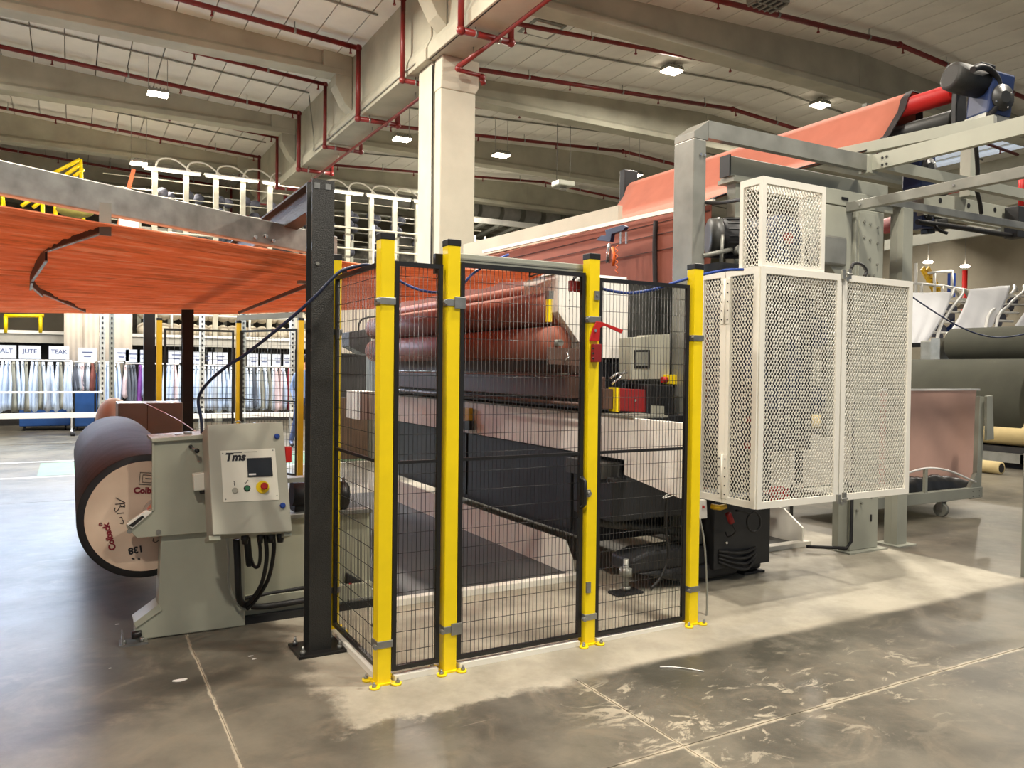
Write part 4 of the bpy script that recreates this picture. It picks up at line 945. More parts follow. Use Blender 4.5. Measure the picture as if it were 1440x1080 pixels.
# over-centre latches
for px, py in ((1190, 386), (1183, 701)):
    p = P(px, py, Y=-.02)
    l = MB().box(p.x-.045, p.x-.012, -.03, -.012, p.z-.035, p.z+.03).box(p.x+.015, p.x+.045, -.03, -.012, p.z-.03, p.z+.04).cyl((p.x-.03, -.045, p.z), (p.x+.03, -.045, p.z), .008, 8).box(p.x-.02, p.x+.005, -.04, -.028, p.z-.045, p.z-.02)
    l.build('latch', 'galv', t, bevel=.002)
p = P(1197, 378, Y=.02)
tag(MB().tube([p, p+Vector((.03, 0, .04)), p+Vector((.14, .02, .04)), p+Vector((.19, .02, .0)), p+Vector((.17, .02, -.04))], .012, 8, 4).build('switch_cable', 'rubber'), 'short black cable looping over the upper cage latch', 'cable')

# drives inside the cage
t = thing('drive_unit', 'dark drive motors and belt pulleys inside the cream cage', 'machine', (3.2, .45, .7))
MB().box(2.64, 3.42, .30, .6, .98, 2.12).build('gearbox', 'drivedark', t, bevel=.03)
MB().box(2.62, 2.95, .25, .6, .72, 1.0).build('motor_base', 'mblack', t, bevel=.02)
MB().box(3.0, 4.05, .5, .56, .70, 1.05).build('back_plate', 'cream', t)
MB().box(3.46, 3.55, .5, .6, .7, 2.2).build('upright', 'ggrey', t)
MB().box(3.8, 4.05, .5, .55, 1.05, 2.2).build('upright', 'ggrey', t)
MB().lathe((2.93, .14, 2.46), (2.93, .5, 2.46), [(0, .15), (.02, .17), (.1, .17), (.12, .12)], 32).build('pulley', 'dblue', t)
MB().lathe((2.93, .12, 2.46), (2.93, .5, 2.46), [(0, .04), (.03, .04)], 16).build('hub', 'dred', t)
MB().box(2.85, 3.0, .18, .24, 1.5, 2.45).build('belt', 'rubber', t)
MB().lathe((2.95, .22, 1.55), (2.95, .5, 1.55), [(0, .26), (.08, .27), (.1, .2)], 32).build('flywheel', 'dblue', t)
MB().cyl((3.45, .3, 1.85), (3.45, .6, 1.85), .12, 20).build('brake_motor', 'dblue', t); MB().cyl((3.45, .3, 1.35), (3.45, .6, 1.35), .1, 20).build('brake_motor', 'dblue', t)
for z in (1.02, 1.2): MB().box(2.72, 2.9, .28, .33, z, z+.04).build('red_coupling', 'dred', t)
# ================================================================ fan motor and spindle left of the tower
t = thing('fan_motor', 'black finned electric motor on a bracket left of the cream tower', 'motor', (2.95, .75, 2.3))
a = P(994, 335, Y=.95); c = P(1050, 335, Y=.80); d = (c-a).normalized()
MB().lathe(a, c, [(0, .11), (.015, .15), (.09, .16), (.10, .15)], 28).build('fan_cowl', 'mgrey', t)
MB().lathe(a+d*.1, c, [(0, .15), ((c-a).length, .15)], 28).build('motor_body', 'mblack', t)
for k in range(18):
    an = k*math.pi/9; u = d.orthogonal().normalized(); v = d.cross(u); q = (u*math.cos(an)+v*math.sin(an))*.155
    MB().bar(a+d*.13+q, c+q, .012, .006, q).build('fin', 'mblack', t)
b_ = P(1035, 352, Y=.78)
MB().cyl(P(1014, 375, Y=.78), P(1016, 330, Y=.78), .014, 10).build('threaded_rod', 'gsteel', t)
MB().cyl(P(988, 360, Y=.78), P(1034, 350, Y=.78), .018, 10).build('cross_rod', 'gsteel', t)
MB().cyl(b_, b_+Vector((.0, -.05, 0)), .04, 16).build('clamp_knob', 'gsteel', t)
MB().box(2.85, 3.3, .7, 1.1, 2.22, 2.36).build('motor_plate', 'mblack', t)
cable('motor_cable', 'short black tube joining the grey post and the cream tower', [(984, 287, .8), (990, 285, .8), (1012, 285, .6), (1046, 280, .3)], .014, 'rubber')

# ================================================================ gantry
t = G = thing('steel_gantry', 'grey green steel gantry frame standing right of the machine', 'frame', (4.2, .95, 0))
GY = .78
ZT1, ZT0 = 3.415, 3.285
MB().box(2.66, 2.78, .78, 1.0, 0, ZT0-.02).build('front_post', 'gsteel', t, bevel=.006)
MB().prism([(2.66, .78, ZT0-.02), (2.66, .78, ZT1-.10), (2.80, .78, ZT1), (2.80, .78, ZT0-.02)], (0, .22, 0)).build('corner_gusset', 'gsteel', t, bevel=.004)
MB().box(2.80, 4.70, .78, .84, ZT0, ZT1).box(2.80, 4.70, .84, .95, ZT1-.012, ZT1).build('top_beam', 'gsteel', t)
MB().box(4.64, 4.70, -2.2, .84, ZT0, ZT1).build('side_beam', 'ggrey', t)
MB().box(4.60, 4.72, .76, .86, ZT0-.02, ZT1+.005).build('corner_plate', 'ggrey', t)
for x, y in ((2.72, .775), (2.76, .775)): MB().cyl((x, y, 3.15), (x, y-.008, 3.15), .011, 8).build('bolt', 'chrome', t)
for y in (.62, .66): MB().cyl((4.64, y, 3.37), (4.632, y, 3.37), .01, 8).cyl((4.64, y, 3.31), (4.632, y, 3.31), .01, 8).build('bolt', 'black', t)
pj = P(1430, 180, X=4.64); MB().box(4.635, 4.64, pj.y-.12, pj.y-.11, ZT0, ZT1).build('joint_line', 'black', t)
# inner tube with black end cap on a stub post
MB().box(3.24, 5.2, 1.0, 1.10, 3.11, 3.27).build('inner_tube', 'ggrey', t, bevel=.006); MB().box(3.225, 3.24, .995, 1.105, 3.105, 3.275).build('end_cap', 'black', t)
MB().box(3.30, 3.42, 1.0, 1.1, 1.9, 3.06).build('stub_post', 'ggrey', t, bevel=.005); MB().box(3.24, 3.50, .96, 1.14, 3.06, 3.09).box(3.26, 3.48, .97, 1.13, 3.09, 3.11).build('flange_plate', 'ggrey', t)
# main double post
MB().box(4.53, 4.90, .82, .95, 0.012, 2.96).build('main_post', 'ggrey', t, bevel=.008)
MB().box(4.46, 4.96, .76, 1.02, 0, .012).build('base_plate', 'ggrey', t)
MB().box(4.56, 4.80, .81, .82, 1.6, 2.93).build('splice_plate', 'ggrey', t, bevel=.002)
for x, z in ((4.62, 2.85), (4.70, 2.84), (4.80, 2.82), (4.62, 2.72), (4.70, 2.70), (4.80, 2.68), (4.70, 2.54), (4.80, 2.50), (4.70, 2.4), (4.76, 2.4), (4.7, 1.9), (4.76, 1.89), (4.6, .36), (4.66, .42), (4.6, .5), (4.6, .6), (4.67, .6), (4.7, .5)):
    MB().cyl((x, .81, z), (x, .80, z), .012, 8).build('bolt', 'gdark', t)
for x, z in ((4.80, .28), (4.80, .48)): MB().box(x-.006, x+.006, .812, .82, z-.03, z+.03).build('slot', 'black', t)
MB().box(4.40, 4.53, .84, .90, .05, 1.2).build('side_plate', 'ggrey', t)
MB().tube([(4.52, .80, 1.3), (4.52, .80, .1), (4.46, .8, .05), (4.2, 1.0, .05)], .014, 8).build('conduit', 'rubber', t)
# cross head pieces at the top of the post
MB().box(3.60, 5.05, .84, .90, 2.97, 3.10).build('head_beam', 'ggrey', t, bevel=.004)
for x in (4.62, 4.75, 4.88): MB().cyl((x, .84, 3.05), (x, .83, 3.05), .012, 8).build('bolt', 'gdark', t)
MB().box(4.36, 4.44, .832, .84, 3.02, 3.04).build('slot', 'black', t)
MB().box(4.42, 4.48, -2.0, .84, 2.92, 3.00).build('lower_side_beam', 'gsteel', t, bevel=.004)
for y in (.7, -.1): MB().cyl((4.42, y, 2.96), (4.41, y, 2.96), .01, 8).build('bolt', 'chrome', t)
a = P(1247, 283, Y=.84); c = P(1440, 318, Y=.84)
MB().box(4.87, 9.5, .82, .88, a.z-.04, a.z+.03).build('lower_front_beam', 'gsteel', t, bevel=.004)
MB().prism([(3.9, .84, 2.96), (4.5, .84, 2.96), (4.5, .84, 2.35), (4.35, .84, 2.35), (4.05, .84, 2.6), (3.9, .84, 2.62)], (0, .1, 0)).build('gusset', 'ggrey', t, bevel=.004)
MB().box(3.95, 4.4, .80, .84, 2.45, 2.7).build('cast_bracket', 'gsteel', t, bevel=.02)
MB().box(3.7, 4.2, 1.0, 1.2, 1.5, 2.9).build('dark_cover', mat('maroon', (52, 26, 24), .6), t)
MB().prism([P(x, y, Y=.845) for x, y in ((1193, 293), (1200, 290), (1200, 298), (1194, 300))], (0, .02, 0)).build('end_cap', 'dark', t)
# slim post
MB().box(5.14, 5.28, .80, .86, .01, a.z-.04).box(5.14, 5.17, .86, .93, .01, a.z-.04).build('slim_post', 'ggrey', t, bevel=.003)
MB().box(5.08, 5.34, .74, .98, 0, .012).build('base_plate', 'ggrey', t)
# rear holed beam and hangers
YH = 1.6
a = P(1299, 288, Y=YH); c = P(1440, 308, Y=YH); zh = (a.z+c.z)/2
MB().box(a.x, a.x+4.5, YH, YH+.08, zh-.13, zh+.13).build('holed_beam', 'ggrey', t, bevel=.004)
for q in ((1322, 282), (1362, 289), (1399, 295), (1434, 302)):
    p = P(*q, Y=YH); MB().lathe((p.x, YH-.004, p.z), (p.x, YH, p.z), [(0, .028), (.006, .028)], 12).build('hole', 'black', t)
a = P(1362, 250, Y=YH-.1); MB().box(a.x, a.x+.14, YH-.12, YH, zh+.13, P(1366, 205, Y=YH-.1).z).build('hanger_post', 'ggrey', t, bevel=.004)
# motor beam
a = P(1180, 214, Z=3.52); c = P(1400, 166, Z=3.52)
MB().bar(P(1180, 217, X=5.0), P(1400, 171, X=5.3), .08, .10).build('motor_beam', 'ggrey', t, bevel=.004)
MB().box(4.70, 9.0, 1.02, 1.1, 3.42, 3.52).build('long_beam', 'ggrey', t)
a = P(1246, 345, Y=3.4); c = P(1410, 318, Y=1.6); MB().bar(a, c, .06, .14).build('tie_beam', 'ggrey', t)
MB().box(5.66, 5.82, .66, .71, 3.72, 4.2).build('roller_bracket', 'mblack', t, bevel=.01)
for y in (5.5,): MB().box(5.6, 5.85, y, y+.12, 3.9, 4.45).build('roller_bearing', 'mblack', t, bevel=.02)
MB().box(5.62, 5.8, 5.5, 5.6, 0, 3.9).build('rear_post', 'ggrey', t)
# small hanging bracket above the fabric
a = P(1228, 147, Y=6.5)
for dx in (0, .35): MB().box(a.x+dx, a.x+dx+.12, a.y, a.y+.12, a.z-1.2, a.z).build('rear_stub', 'gdark', t)
MB().box(a.x-.2, a.x+.7, a.y, a.y+.1, a.z-.1, a.z).build('rear_stub', 'gdark', t)

# top rollers and their geared motor
t = thing('top_roller', 'bright red top roller carrying the orange fabric', 'roller', (5.72, 3, 4.0))
MB().cyl((5.72, .72, 4.13), (5.72, 5.5, 4.13), .085, 28).build('roller_sleeve', 'red', t)
MB().cyl((5.72, .6, 4.13), (5.72, 5.6, 4.13), .03, 12).build('roller_shaft', 'gsteel', t)
t = thing('guide_roller', 'dark grey guide roller just below the bright red roller', 'roller', (5.75, 3, 3.8))
MB().cyl((5.78, .75, 3.90), (5.78, 5.5, 3.90), .09, 28).build('roller_sleeve', 'mgrey', t); MB().cyl((5.78, .7, 3.90), (5.78, .74, 3.90), .07, 20).build('bearing', 'gdark', t)
def gearmotor(nm, lab, p, sc, px_axis, gear_d):
    t = thing(nm, lab, 'motor', p)
    x = Vector(px_axis).normalized(); y = Vector(gear_d).normalized(); z = x.cross(y)
    q = lambda a, b_, c_: p+(x*a+y*b_+z*c_)*sc
    MB().lathe(q(-.34, 0, .12), q(1, 0, .12), [(0, .08*sc), (.02*sc, .105*sc), (.1*sc, .11*sc), (.3*sc, .105*sc)], 24).build('motor_body', 'blackm', t)
    MB().hexa([q(-.05, -.11, -.13), q(.17, -.11, -.13), q(.17, .11, -.13), q(-.05, .11, -.13), q(-.05, -.11, .2), q(.17, -.11, .2), q(.17, .11, .2), q(-.05, .11, .2)]).build('gear_housing', 'bluem', t, bevel=.02*sc)
    MB().hexa([q(-.12, -.06, .2), q(.02, -.06, .2), q(.02, .06, .2), q(-.12, .06, .2), q(-.12, -.06, .26), q(.02, -.06, .26), q(.02, .06, .26), q(-.12, .06, .26)]).build('terminal_box', 'black', t, bevel=.008*sc)
    for s in (-1, 1): MB().lathe(q(.06, .11*s, 0), q(.06, .4*s, 0), [(0, .1*sc), (.015*sc, .1*sc), (.02*sc, .05*sc), (.035*sc, .045*sc)], 24).build('output_flange', 'mgrey', t)
    for k in range(4):
        a = k*math.pi/2+.6; c_ = q(.06+.08*math.cos(a), -.125, .08*math.sin(a)); MB().ball(c_, .01*sc, 8, 6).build('bolt', 'chrome', t)
    MB().hexa([q(-.06, -.1, -.2), q(.18, -.1, -.2), q(.18, .1, -.2), q(-.06, .1, -.2), q(-.06, -.1, -.13), q(.18, -.1, -.13), q(.18, .1, -.13), q(-.06, .1, -.13)]).build('mounting_plate', 'gsteel', t)
    return t
pm_ = P(1378, 140, X=5.72); pm_ = Vector((5.62, .45, 4.13))
pm_ = P(1383, 142, Y=.42)
gearmotor('gear_motor', 'blue geared motor with black drum at the end of the red top roller', pm_, 1.15, (1, -.25, -.12), (.25, 1, 0))
pts = [P(x, y, Y=.3) for x, y in ((1368, 98), (1378, 94), (1392, 98), (1403, 112), (1405, 130), (1402, 148), (1390, 165), (1378, 182))]
tag(MB().tube(pts, .026, 10, 5).build('motor_cable', 'rubber'), 'thick black cable arching over the top geared motor', 'cable')
pq = P(1298, 240, Y=1.35); gearmotor('gear_motor', 'blue geared motor between the two long grey beams', pq, 1.0, (-1, .1, 0), (.1, 1, 0))
pq = P(1300, 302, Y=1.7); gearmotor('gear_motor', 'black geared motor below the holed beam', pq, .8, (-1, .1, -.1), (.1, 1, 0))
tag(MB().cyl(P(1246, 318, Y=2.4), P(1280, 308, Y=1.8), .09, 20).build('small_red_roller', 'dred'), 'short dark red roller left of the black geared motor', 'roller')
tag(MB().tube([P(1290, 312, Y=1.6), P(1350, 320, Y=1.55), P(1425, 332, Y=1.5)], .03, 8, 3).build('black_hose', 'rubber'), 'straight black hose running right from the black geared motor', 'hose')
p = P(1427, 328, Y=1.5); tag(MB().box(p.x-.08, p.x+.08, 1.42, 1.58, p.z-.06, p.z+.3).build('valve_block', 'mblack', bevel=.01), 'black valve block at the right end of the straight hose', 'valve')
tag(MB().tube([P(1372, 200, Y=1.2), P(1375, 240, Y=1.3), P(1373, 262, Y=1.35), P(1378, 285, Y=1.4), P(1380, 300, Y=1.45)], .022, 8, 4).build('motor_cable', 'rubber'), 'black cable hanging down beside the short hanger post', 'cable')
tag(MB().tube([P(1315, 310, Y=1.6), P(1318, 322, Y=1.55), P(1332, 328, Y=1.5)], .018, 8, 3).build('motor_cable', 'rubber'), 'short black cable below the lower geared motor', 'cable')
# ================================================================ right background: trolley, rolls, sheets
t = thing('trolley', 'grey trolley with tall pink panel, caster and curved rail', 'trolley', (6.6, 1.6, 0))
MB().box(5.6, 7.64, 1.48, 1.54, .17, .285).build('front_beam', 'ggrey', t, bevel=.003)
MB().box(5.6, 7.64, 1.54, 2.35, .255, .285).build('deck', 'ggrey', t)
MB().box(5.6, 7.64, 2.3, 2.36, .17, .285).build('rear_beam', 'ggrey', t)
a = P(1282, 555, Y=2.0); c = P(1372, 558, Y=2.0)
MB().box(5.6, 7.92, 1.74, 1.76, .285, 1.365).build('side_panel', 'pink', t); MB().box(5.6, 7.98, 1.73, 1.77, 1.365, 1.385).build('top_rail', 'white', t)
ed = thing
MB().prism([P(x, y, Y=1.5) for x, y in ((1364, 688), (1364, 702), (1379, 700), (1381, 662), (1386, 558), (1378, 557), (1374, 665))], (0, .05, 0)).build('end_post', 'ggrey', t, bevel=.002)
MB().prism([P(x, y, Y=1.45) for x, y in ((1388, 557), (1396, 556), (1398, 618), (1388, 619))], (0, .03, 0)).build('end_flap', 'ggrey', t, bevel=.003)
for q in ((1367, 691), (1376, 690), (1367, 698), (1376, 697)): p = P(*q, Y=1.49); MB().cyl(p, p-Vector((0, .01, 0)), .008, 8).build('bolt', 'black', t)
arcp = [P(x, y, Y=1.5) for x, y in ((1262, 672), (1280, 664), (1300, 659), (1318, 659), (1340, 664), (1372, 678))]
MB().tube(arcp, .012, 8, 4).build('curved_rail', 'white', t); a = P(1302, 660, Y=1.5); MB().box(a.x-.02, a.x+.02, 1.49, 1.52, .285, a.z).build('rail_post', 'ggrey', t)
p = P(1323, 726, Z=0)
MB().cyl((p.x-.02, p.y, .075), (p.x+.03, p.y, .075), .075, 20).build('caster_wheel', 'gdark', t); MB().box(p.x-.04, p.x-.03, p.y-.03, p.y+.03, .07, .19).box(p.x+.04, p.x+.05, p.y-.03, p.y+.03, .07, .19).box(p.x-.05, p.x+.06, p.y-.05, p.y+.05, .165, .18).build('caster_fork', 'galv', t)
p = Vector((5.8, 1.6, 0)); MB().cyl((p.x-.02, p.y, .075), (p.x+.03, p.y, .075), .075, 20).box(p.x-.05, p.x+.06, p.y-.05, p.y+.05, .15, .18).build('caster_wheel', 'gdark', t)
from mathutils import noise as mn
m = MB(); nx, ny = 60, 14; vs = []
for j in range(ny+1):
    for i in range(nx+1):
        u, v = i/nx, j/ny; x = 6.25+1.42*u; y = 1.55+.18*v
        env = (math.sin(math.pi*min(1, v*1.0))**.4)*(math.sin(math.pi*u)**.5)*(1-.45*u)
        z = .286+env*(.19+.06*mn.noise(Vector((x*3, y*6, 1)))+.035*abs(mn.noise(Vector((x*9+y*8, y*14, 3)))))
        vs.append((x, y+.02*mn.noise(Vector((x*7, z*9, 2))), z))
m.add(vs, [(j*(nx+1)+i, j*(nx+1)+i+1, (j+1)*(nx+1)+i+1, (j+1)*(nx+1)+i) for j in range(ny) for i in range(nx)], True)
tag(m.build('black_cloth', 'black'), 'crumpled heap of black plastic cloth lying on the trolley deck', 'cloth')

def big_roll(x, z, r, y0, y1, mt, lab, core=True, group=None, nm='fabric_roll'):
    t = thing(nm, lab, 'roll', (x, (y0+y1)/2, z-r), group)
    MB().lathe((x, y0, z), (x, y1, z), [(0, r*.2), (0, r-.02), (.02, r), (y1-y0-.02, r), (y1-y0, r-.02), (y1-y0, r*.2)], 48).build('rolled_fabric', mt, t)
    if core: MB().lathe((x, y0-.12, z), (x, y1+.15, z), [(0, r*.18), (.02, r*.2), (y1-y0+.27, r*.2)], 20).build('core_tube', 'conew', t)
    return t
big_roll(13, 1.07, .765, 3.55, 8.6, 'green', 'huge dark olive green fabric roll behind the pink trolley', False)
big_roll(12.6, .62, .26, 2.6, 8.0, 'creamroll', 'cream fabric roll below the huge green roll at right', False)
big_roll(14.6, 2.17, .33, 2.0, 6.15, 'green', 'smaller dark green fabric roll on top at the right edge')
t = thing('roll_stand', 'grey steel stand under the green and cream rolls', 'stand', (13, 5, 0))
MB().box(12.2, 13.9, 3.4, 3.5, .10, .25).box(12.2, 13.9, 8.7, 8.8, .1, .25).box(12.2, 12.35, 3.4, 8.8, .1, .25).build('frame', 'gsteel', t)
MB().box(12.9, 13.2, 3.42, 3.54, 0, 1.2).build('upright', 'gsteel', t); MB().box(12.9, 13.2, 8.8, 8.9, 0, 1.2).build('upright', 'gsteel', t); MB().box(14.4, 14.8, 6.3, 6.5, 0, 2.3).build('upright', 'gsteel', t); MB().box(14.4, 14.8, 1.5, 1.7, 0, 2.3).build('upright', 'gsteel', t)
MB().box(12.4, 13.8, 2.3, 8.6, .0, .34).build('dark_base', 'dark', t)
t = thing('cardboard_tube', 'pale yellow cardboard tube lying on the floor at right', 'tube', (11.3, 4.4, 0))
MB().lathe((11.3, 3.3, .1), (11.3, 6.2, .1), [(0, .07), (0, .1), (2.9, .1)], 20).build('tube_body', 'creamroll', t); MB().cyl((11.3, 3.295, .1), (11.3, 3.32, .1), .07, 16).build('hollow_end', 'dark', t)

# white sheets hanging on slanting creel frames
def sheet(top, bot, lab, y=(10.6, 9.0)):
    t = thing('white_sheet', lab, 'sheet', P(*bot[0], Y=y[1]), 'white cloth sheets over the creels')
    tl, tr = [P(q[0], q[1], Y=y[0]) for q in top]; bl, br = [P(q[0], q[1], Y=y[1]) for q in bot]
    vs = []; nu, nv = 14, 16
    for j in range(nv+1):
        v = j/nv; s = v-.18*math.sin(math.pi*v)*.4
        for i in range(nu+1):
            u = i/nu; p = (bl+(br-bl)*u)*(1-v)+(tl+(tr-tl)*u)*v
            vs.append(p+Vector((0, -.18*math.sin(math.pi*v)**.8-.01*math.sin(u*17+v*2), .30*math.sin(math.pi*min(1, v))*.35+.008*math.sin(u*11))))
    fs = [(j*(nu+1)+i, j*(nu+1)+i+1, (j+1)*(nu+1)+i+1, (j+1)*(nu+1)+i) for j in range(nv) for i in range(nu)]
    o = MB().add(vs, fs, True).build('cloth', 'sheet', t); o.modifiers.new('s', 'SOLIDIFY').thickness = .02
    return t, bl, br, tl, tr
sheet(((1276, 412), (1338, 410)), ((1260, 492), (1300, 486)), 'white cloth sheet partly hidden behind the cream cage')
sheet(((1362, 407), (1420, 401)), ((1318, 492), (1378, 484)), 'middle white cloth sheet slanting over the creel frame')
sheet(((1462, 396), (1540, 392)), ((1405, 486), (1480, 480)), 'right white cloth sheet cut by the picture edge')
def creel_frame(x0px, x1px, lab):
    t = thing('creel_frame', lab, 'frame', P(x0px[0], x0px[1], Y=9.4))
    for off in (0, 14):
        a = P(x0px[0]+off, x0px[1], Y=9.2); c = P(x1px[0]+off, x1px[1], Y=10.6)
        MB().tube([Vector((a.x, a.y, 0)), a, a+(c-a)*.5+Vector((-.1, 0, .1)), c, c+Vector((.6, .3, .25)), c+Vector((1.2, .5, .1))], .045, 8, 4).build('curved_tube', 'white', t)
    for k in range(5):
        f_ = k/4.5; a = P(x0px[0]+(x1px[0]-x0px[0])*f_, x0px[1]+(x1px[1]-x0px[1])*f_, Y=9.2+1.4*f_)
        MB().cyl(a, a+Vector((.9, -.1, 0)), .035, 8).build('rung', 'white', t)
    m = MB()
    for k in range(7):
        f_ = k/7; a = P(x0px[0]+10+(x1px[0]-x0px[0])*f_, x0px[1]+(x1px[1]-x0px[1])*f_, Y=10.6)
        MB().cone(a, a+Vector((.3, .1, 0)), .16, .09, 12).build('yarn_bobbin', 'cone' if k % 3 else 'conew', t)
creel_frame((1303, 482), (1338, 416), 'white tube creel frame between first and second white sheets')
creel_frame((1386, 462), (1425, 410), 'white tube creel frame between second and third white sheets')
t = thing('winding_stand', 'blue grey small machine stand left of the upper green roll', 'machine', P(1345, 490, Y=6.9))
a = P(1335, 500, Y=6.9); MB().box(a.x, a.x+.9, 6.9, 7.6, 0, P(1340, 478, Y=6.9).z).build('housing', 'gsteel', t, bevel=.03); MB().box(a.x+.3, a.x+1.2, 6.85, 7.2, P(1340, 472, Y=6.9).z-.3, P(1345, 466, Y=6.9).z).build('head', 'white', t, bevel=.04)
t = thing('black_barrier', 'black bar on a post behind the green roll', 'barrier', P(1310, 486, Y=8))
a = P(1270, 486, Y=8); c = P(1322, 484, Y=8); MB().bar(a, c, .12, .1).build('bar', 'black', t); MB().box(c.x, c.x+.25, 7.9, 8.1, 0, c.z+.12).build('post', 'black', t)

# far right platform with railing, stair and risers
t = thing('platform_railing', 'white railing of the far platform at right', 'railing', P(1300, 400, Y=14))
ry = 13.5
def rpx(*q): return P(*q, Y=ry)
for a, c in (((1284, 398), (1325, 402)), ((1325, 402), (1360, 408)), ((1306, 384), (1339, 381))): MB().cyl(rpx(*a), rpx(*c), .05, 8).build('rail', 'white', t)
for a, c in (((1296, 398), (1296, 415)), ((1288, 370), (1288, 415)), ((1314, 384), (1314, 412)), ((1339, 381), (1339, 410)), ((1325, 402), (1325, 414))): MB().cyl(rpx(*a), rpx(*c), .05, 8).build('baluster', 'white', t)
pf = thing('far_platform', 'grey far platform carrying the white railing and the yellow stair', 'platform', P(1310, 415, Y=14))
a = P(1284, 413, Y=13.5); MB().box(a.x-.5, a.x+4.5, 13.3, 17, a.z-.25, a.z-.02).build('deck_plate', 'deck', pf)
for x in (a.x-.3, a.x+4.2): MB().box(x-.1, x+.1, 13.4, 13.6, 0, a.z-.25).build('support_post', 'gdark', pf)
t = thing('yellow_stair', 'yellow steel stair behind the white railing at right', 'stair', P(1310, 400, Y=16))
for off in (0, 7): MB().bar(P(1297+off, 377, Y=16), P(1319+off, 419, Y=16), .08, .22).build('stringer', 'dyellow', t)
for k in range(7): MB().bar(P(1299+k*2.7, 380+k*5, Y=16), P(1306+k*2.7, 380+k*5, Y=16), .2, .05).build('tread', 'dyellow', t)
t = thing('blue_upright', 'blue steel upright behind the white railing at right', 'post', P(1342, 400, Y=14.5)); MB().box(*(lambda a, c: (a.x-.1, a.x+.1, 14.5, 14.7, 0, a.z))(P(1342, 384, Y=14.5), 0)).build('shaft', 'blue', t)
t = thing('riser_pipe', 'bright red riser pipe below the round far lamp', 'pipe', P(1357, 400, Y=16)); a = P(1357, 380, Y=16); MB().cyl((a.x, 16, 0), a, .1, 10).build('pipe_line', 'red', t)
t = thing('skylight_strip', 'pale blue grey roof light strips seen below the gantry at right', 'roof light', P(1350, 260, Y=9))
# lattice of light strips
for k in range(5):
    x = 19.4+k*.66; MB().box(x, x+.32, 8.4, 12.4, zc(x)-.10, zc(x)-.03).build('light_strip', 'skyl', t)
p = P(1310, 288, Y=3); t = thing('red_gas_pipe', 'bright red pipe line beyond the gantry at right', 'pipe', P(1340, 280, Y=3.4))
MB().tube([P(1318, 274, Y=4.0), P(1370, 262, Y=3.4), P(1440, 244, Y=2.8), P(1480, 236, Y=2.5)], .035, 8).build('pipe_line', 'red', t); MB().cyl(P(1436, 244, Y=2.8), P(1436, 290, Y=2.8), .04, 8).build('pipe_line', 'red', t)
t = thing('grey_post', 'thin grey post at the extreme right edge of the picture', 'post', P(1440, 812, Z=0)); a = P(1441, 812, Z=0); MB().box(a.x+.0, a.x+.03, a.y, a.y+.03, 0, .95).build('shaft', 'gdark', t)

# ================================================================ left background
# back mesh fence
def bpost(px, pyt, lab):
    d = 0
    # depth from height 2.2
    best = min(((abs(P(px, pyt, Y=y).z-2.2), y) for y in [5+.05*k for k in range(140)]))[1]
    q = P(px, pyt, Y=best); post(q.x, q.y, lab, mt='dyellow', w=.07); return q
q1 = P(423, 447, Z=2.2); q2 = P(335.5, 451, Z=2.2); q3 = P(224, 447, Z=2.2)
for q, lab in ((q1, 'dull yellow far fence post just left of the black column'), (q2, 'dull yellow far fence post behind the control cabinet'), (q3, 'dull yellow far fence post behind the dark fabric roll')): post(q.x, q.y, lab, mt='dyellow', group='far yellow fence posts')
def bp(a, c, lab): 
    d = (c-a); d.z = 0; d.normalize(); a = Vector((a.x, a.y, 0))+d*.06; c = Vector((c.x, c.y, 0))-d*.06
    panel(a, c, .08, 2.06, lab, pitch=.07, wr=.003, fw=.03, group='far black mesh panels')
bp(q2, q1, 'far black mesh panel left of the black column'); bp(q3, q2, 'far black mesh panel behind the control cabinet')
a = P(213, 452, Y=7.6); t = thing('steel_column', 'narrow black steel column beside the far yellow post', 'column', (a.x, a.y, 0)); MB().box(a.x-.09, a.x+.04, 7.55, 7.68, 0, 2.25).build('profile', 'black', t)
t = thing('top_rail', 'pale grey tie rail on top of the far fence posts', 'rail', (q2+q1)/2); MB().bar(q2+Vector((0, 0, .04)), q1+Vector((0, 0, .04)), .06, .07).build('rail', 'gdark', t)

# perforated rack uprights and shelf beams
YR = 14
def upright(px, lab, mt='deck', top=3.4):
    a = P(px, 560, Y=YR); t = thing('rack_upright', lab, 'upright', (a.x, YR, 0), 'perforated rack uprights')
    MB().box(a.x-.05, a.x+.05, YR, YR+.07, 0, top).build('profile', mt, t)
    h = MB()
    for k in range(int(top/.1)): h.box(a.x-.016, a.x+.016, YR-.004, YR+.001, .05+k*.1, .10+k*.1)
    h.build('slot', 'dark', t, kind='stuff')
upright(144, 'pale perforated rack upright in front of the beige curtain'); upright(157, 'dark perforated rack upright in front of the beige curtain', 'gdark'); upright(284, 'pale perforated rack upright right of the rear black column'); upright(342, 'thin grey rack upright beside the middle far fence post', 'gdark'); upright(411, 'pale perforated rack upright left of the black column')
def rbeam(x0, x1, py, hgt, lab):
    a = P(x0, py, Y=YR-.06); c = P(x1, py, Y=YR-.06); tag(MB().box(a.x, c.x, YR-.09, YR-.01, a.z-hgt/2, a.z+hgt/2).build('shelf_beam', 'white'), lab, 'beam')
rbeam(-30, 140, 586, .10, 'white shelf beam low in front of the left garments'); rbeam(-30, 143, 552, .03, 'thin white rail across the left garments')
rbeam(232, 330, 586, .10, 'white shelf beam low behind the cabinet, left half'); rbeam(338, 419, 584, .10, 'white shelf beam low behind the cabinet, right half')

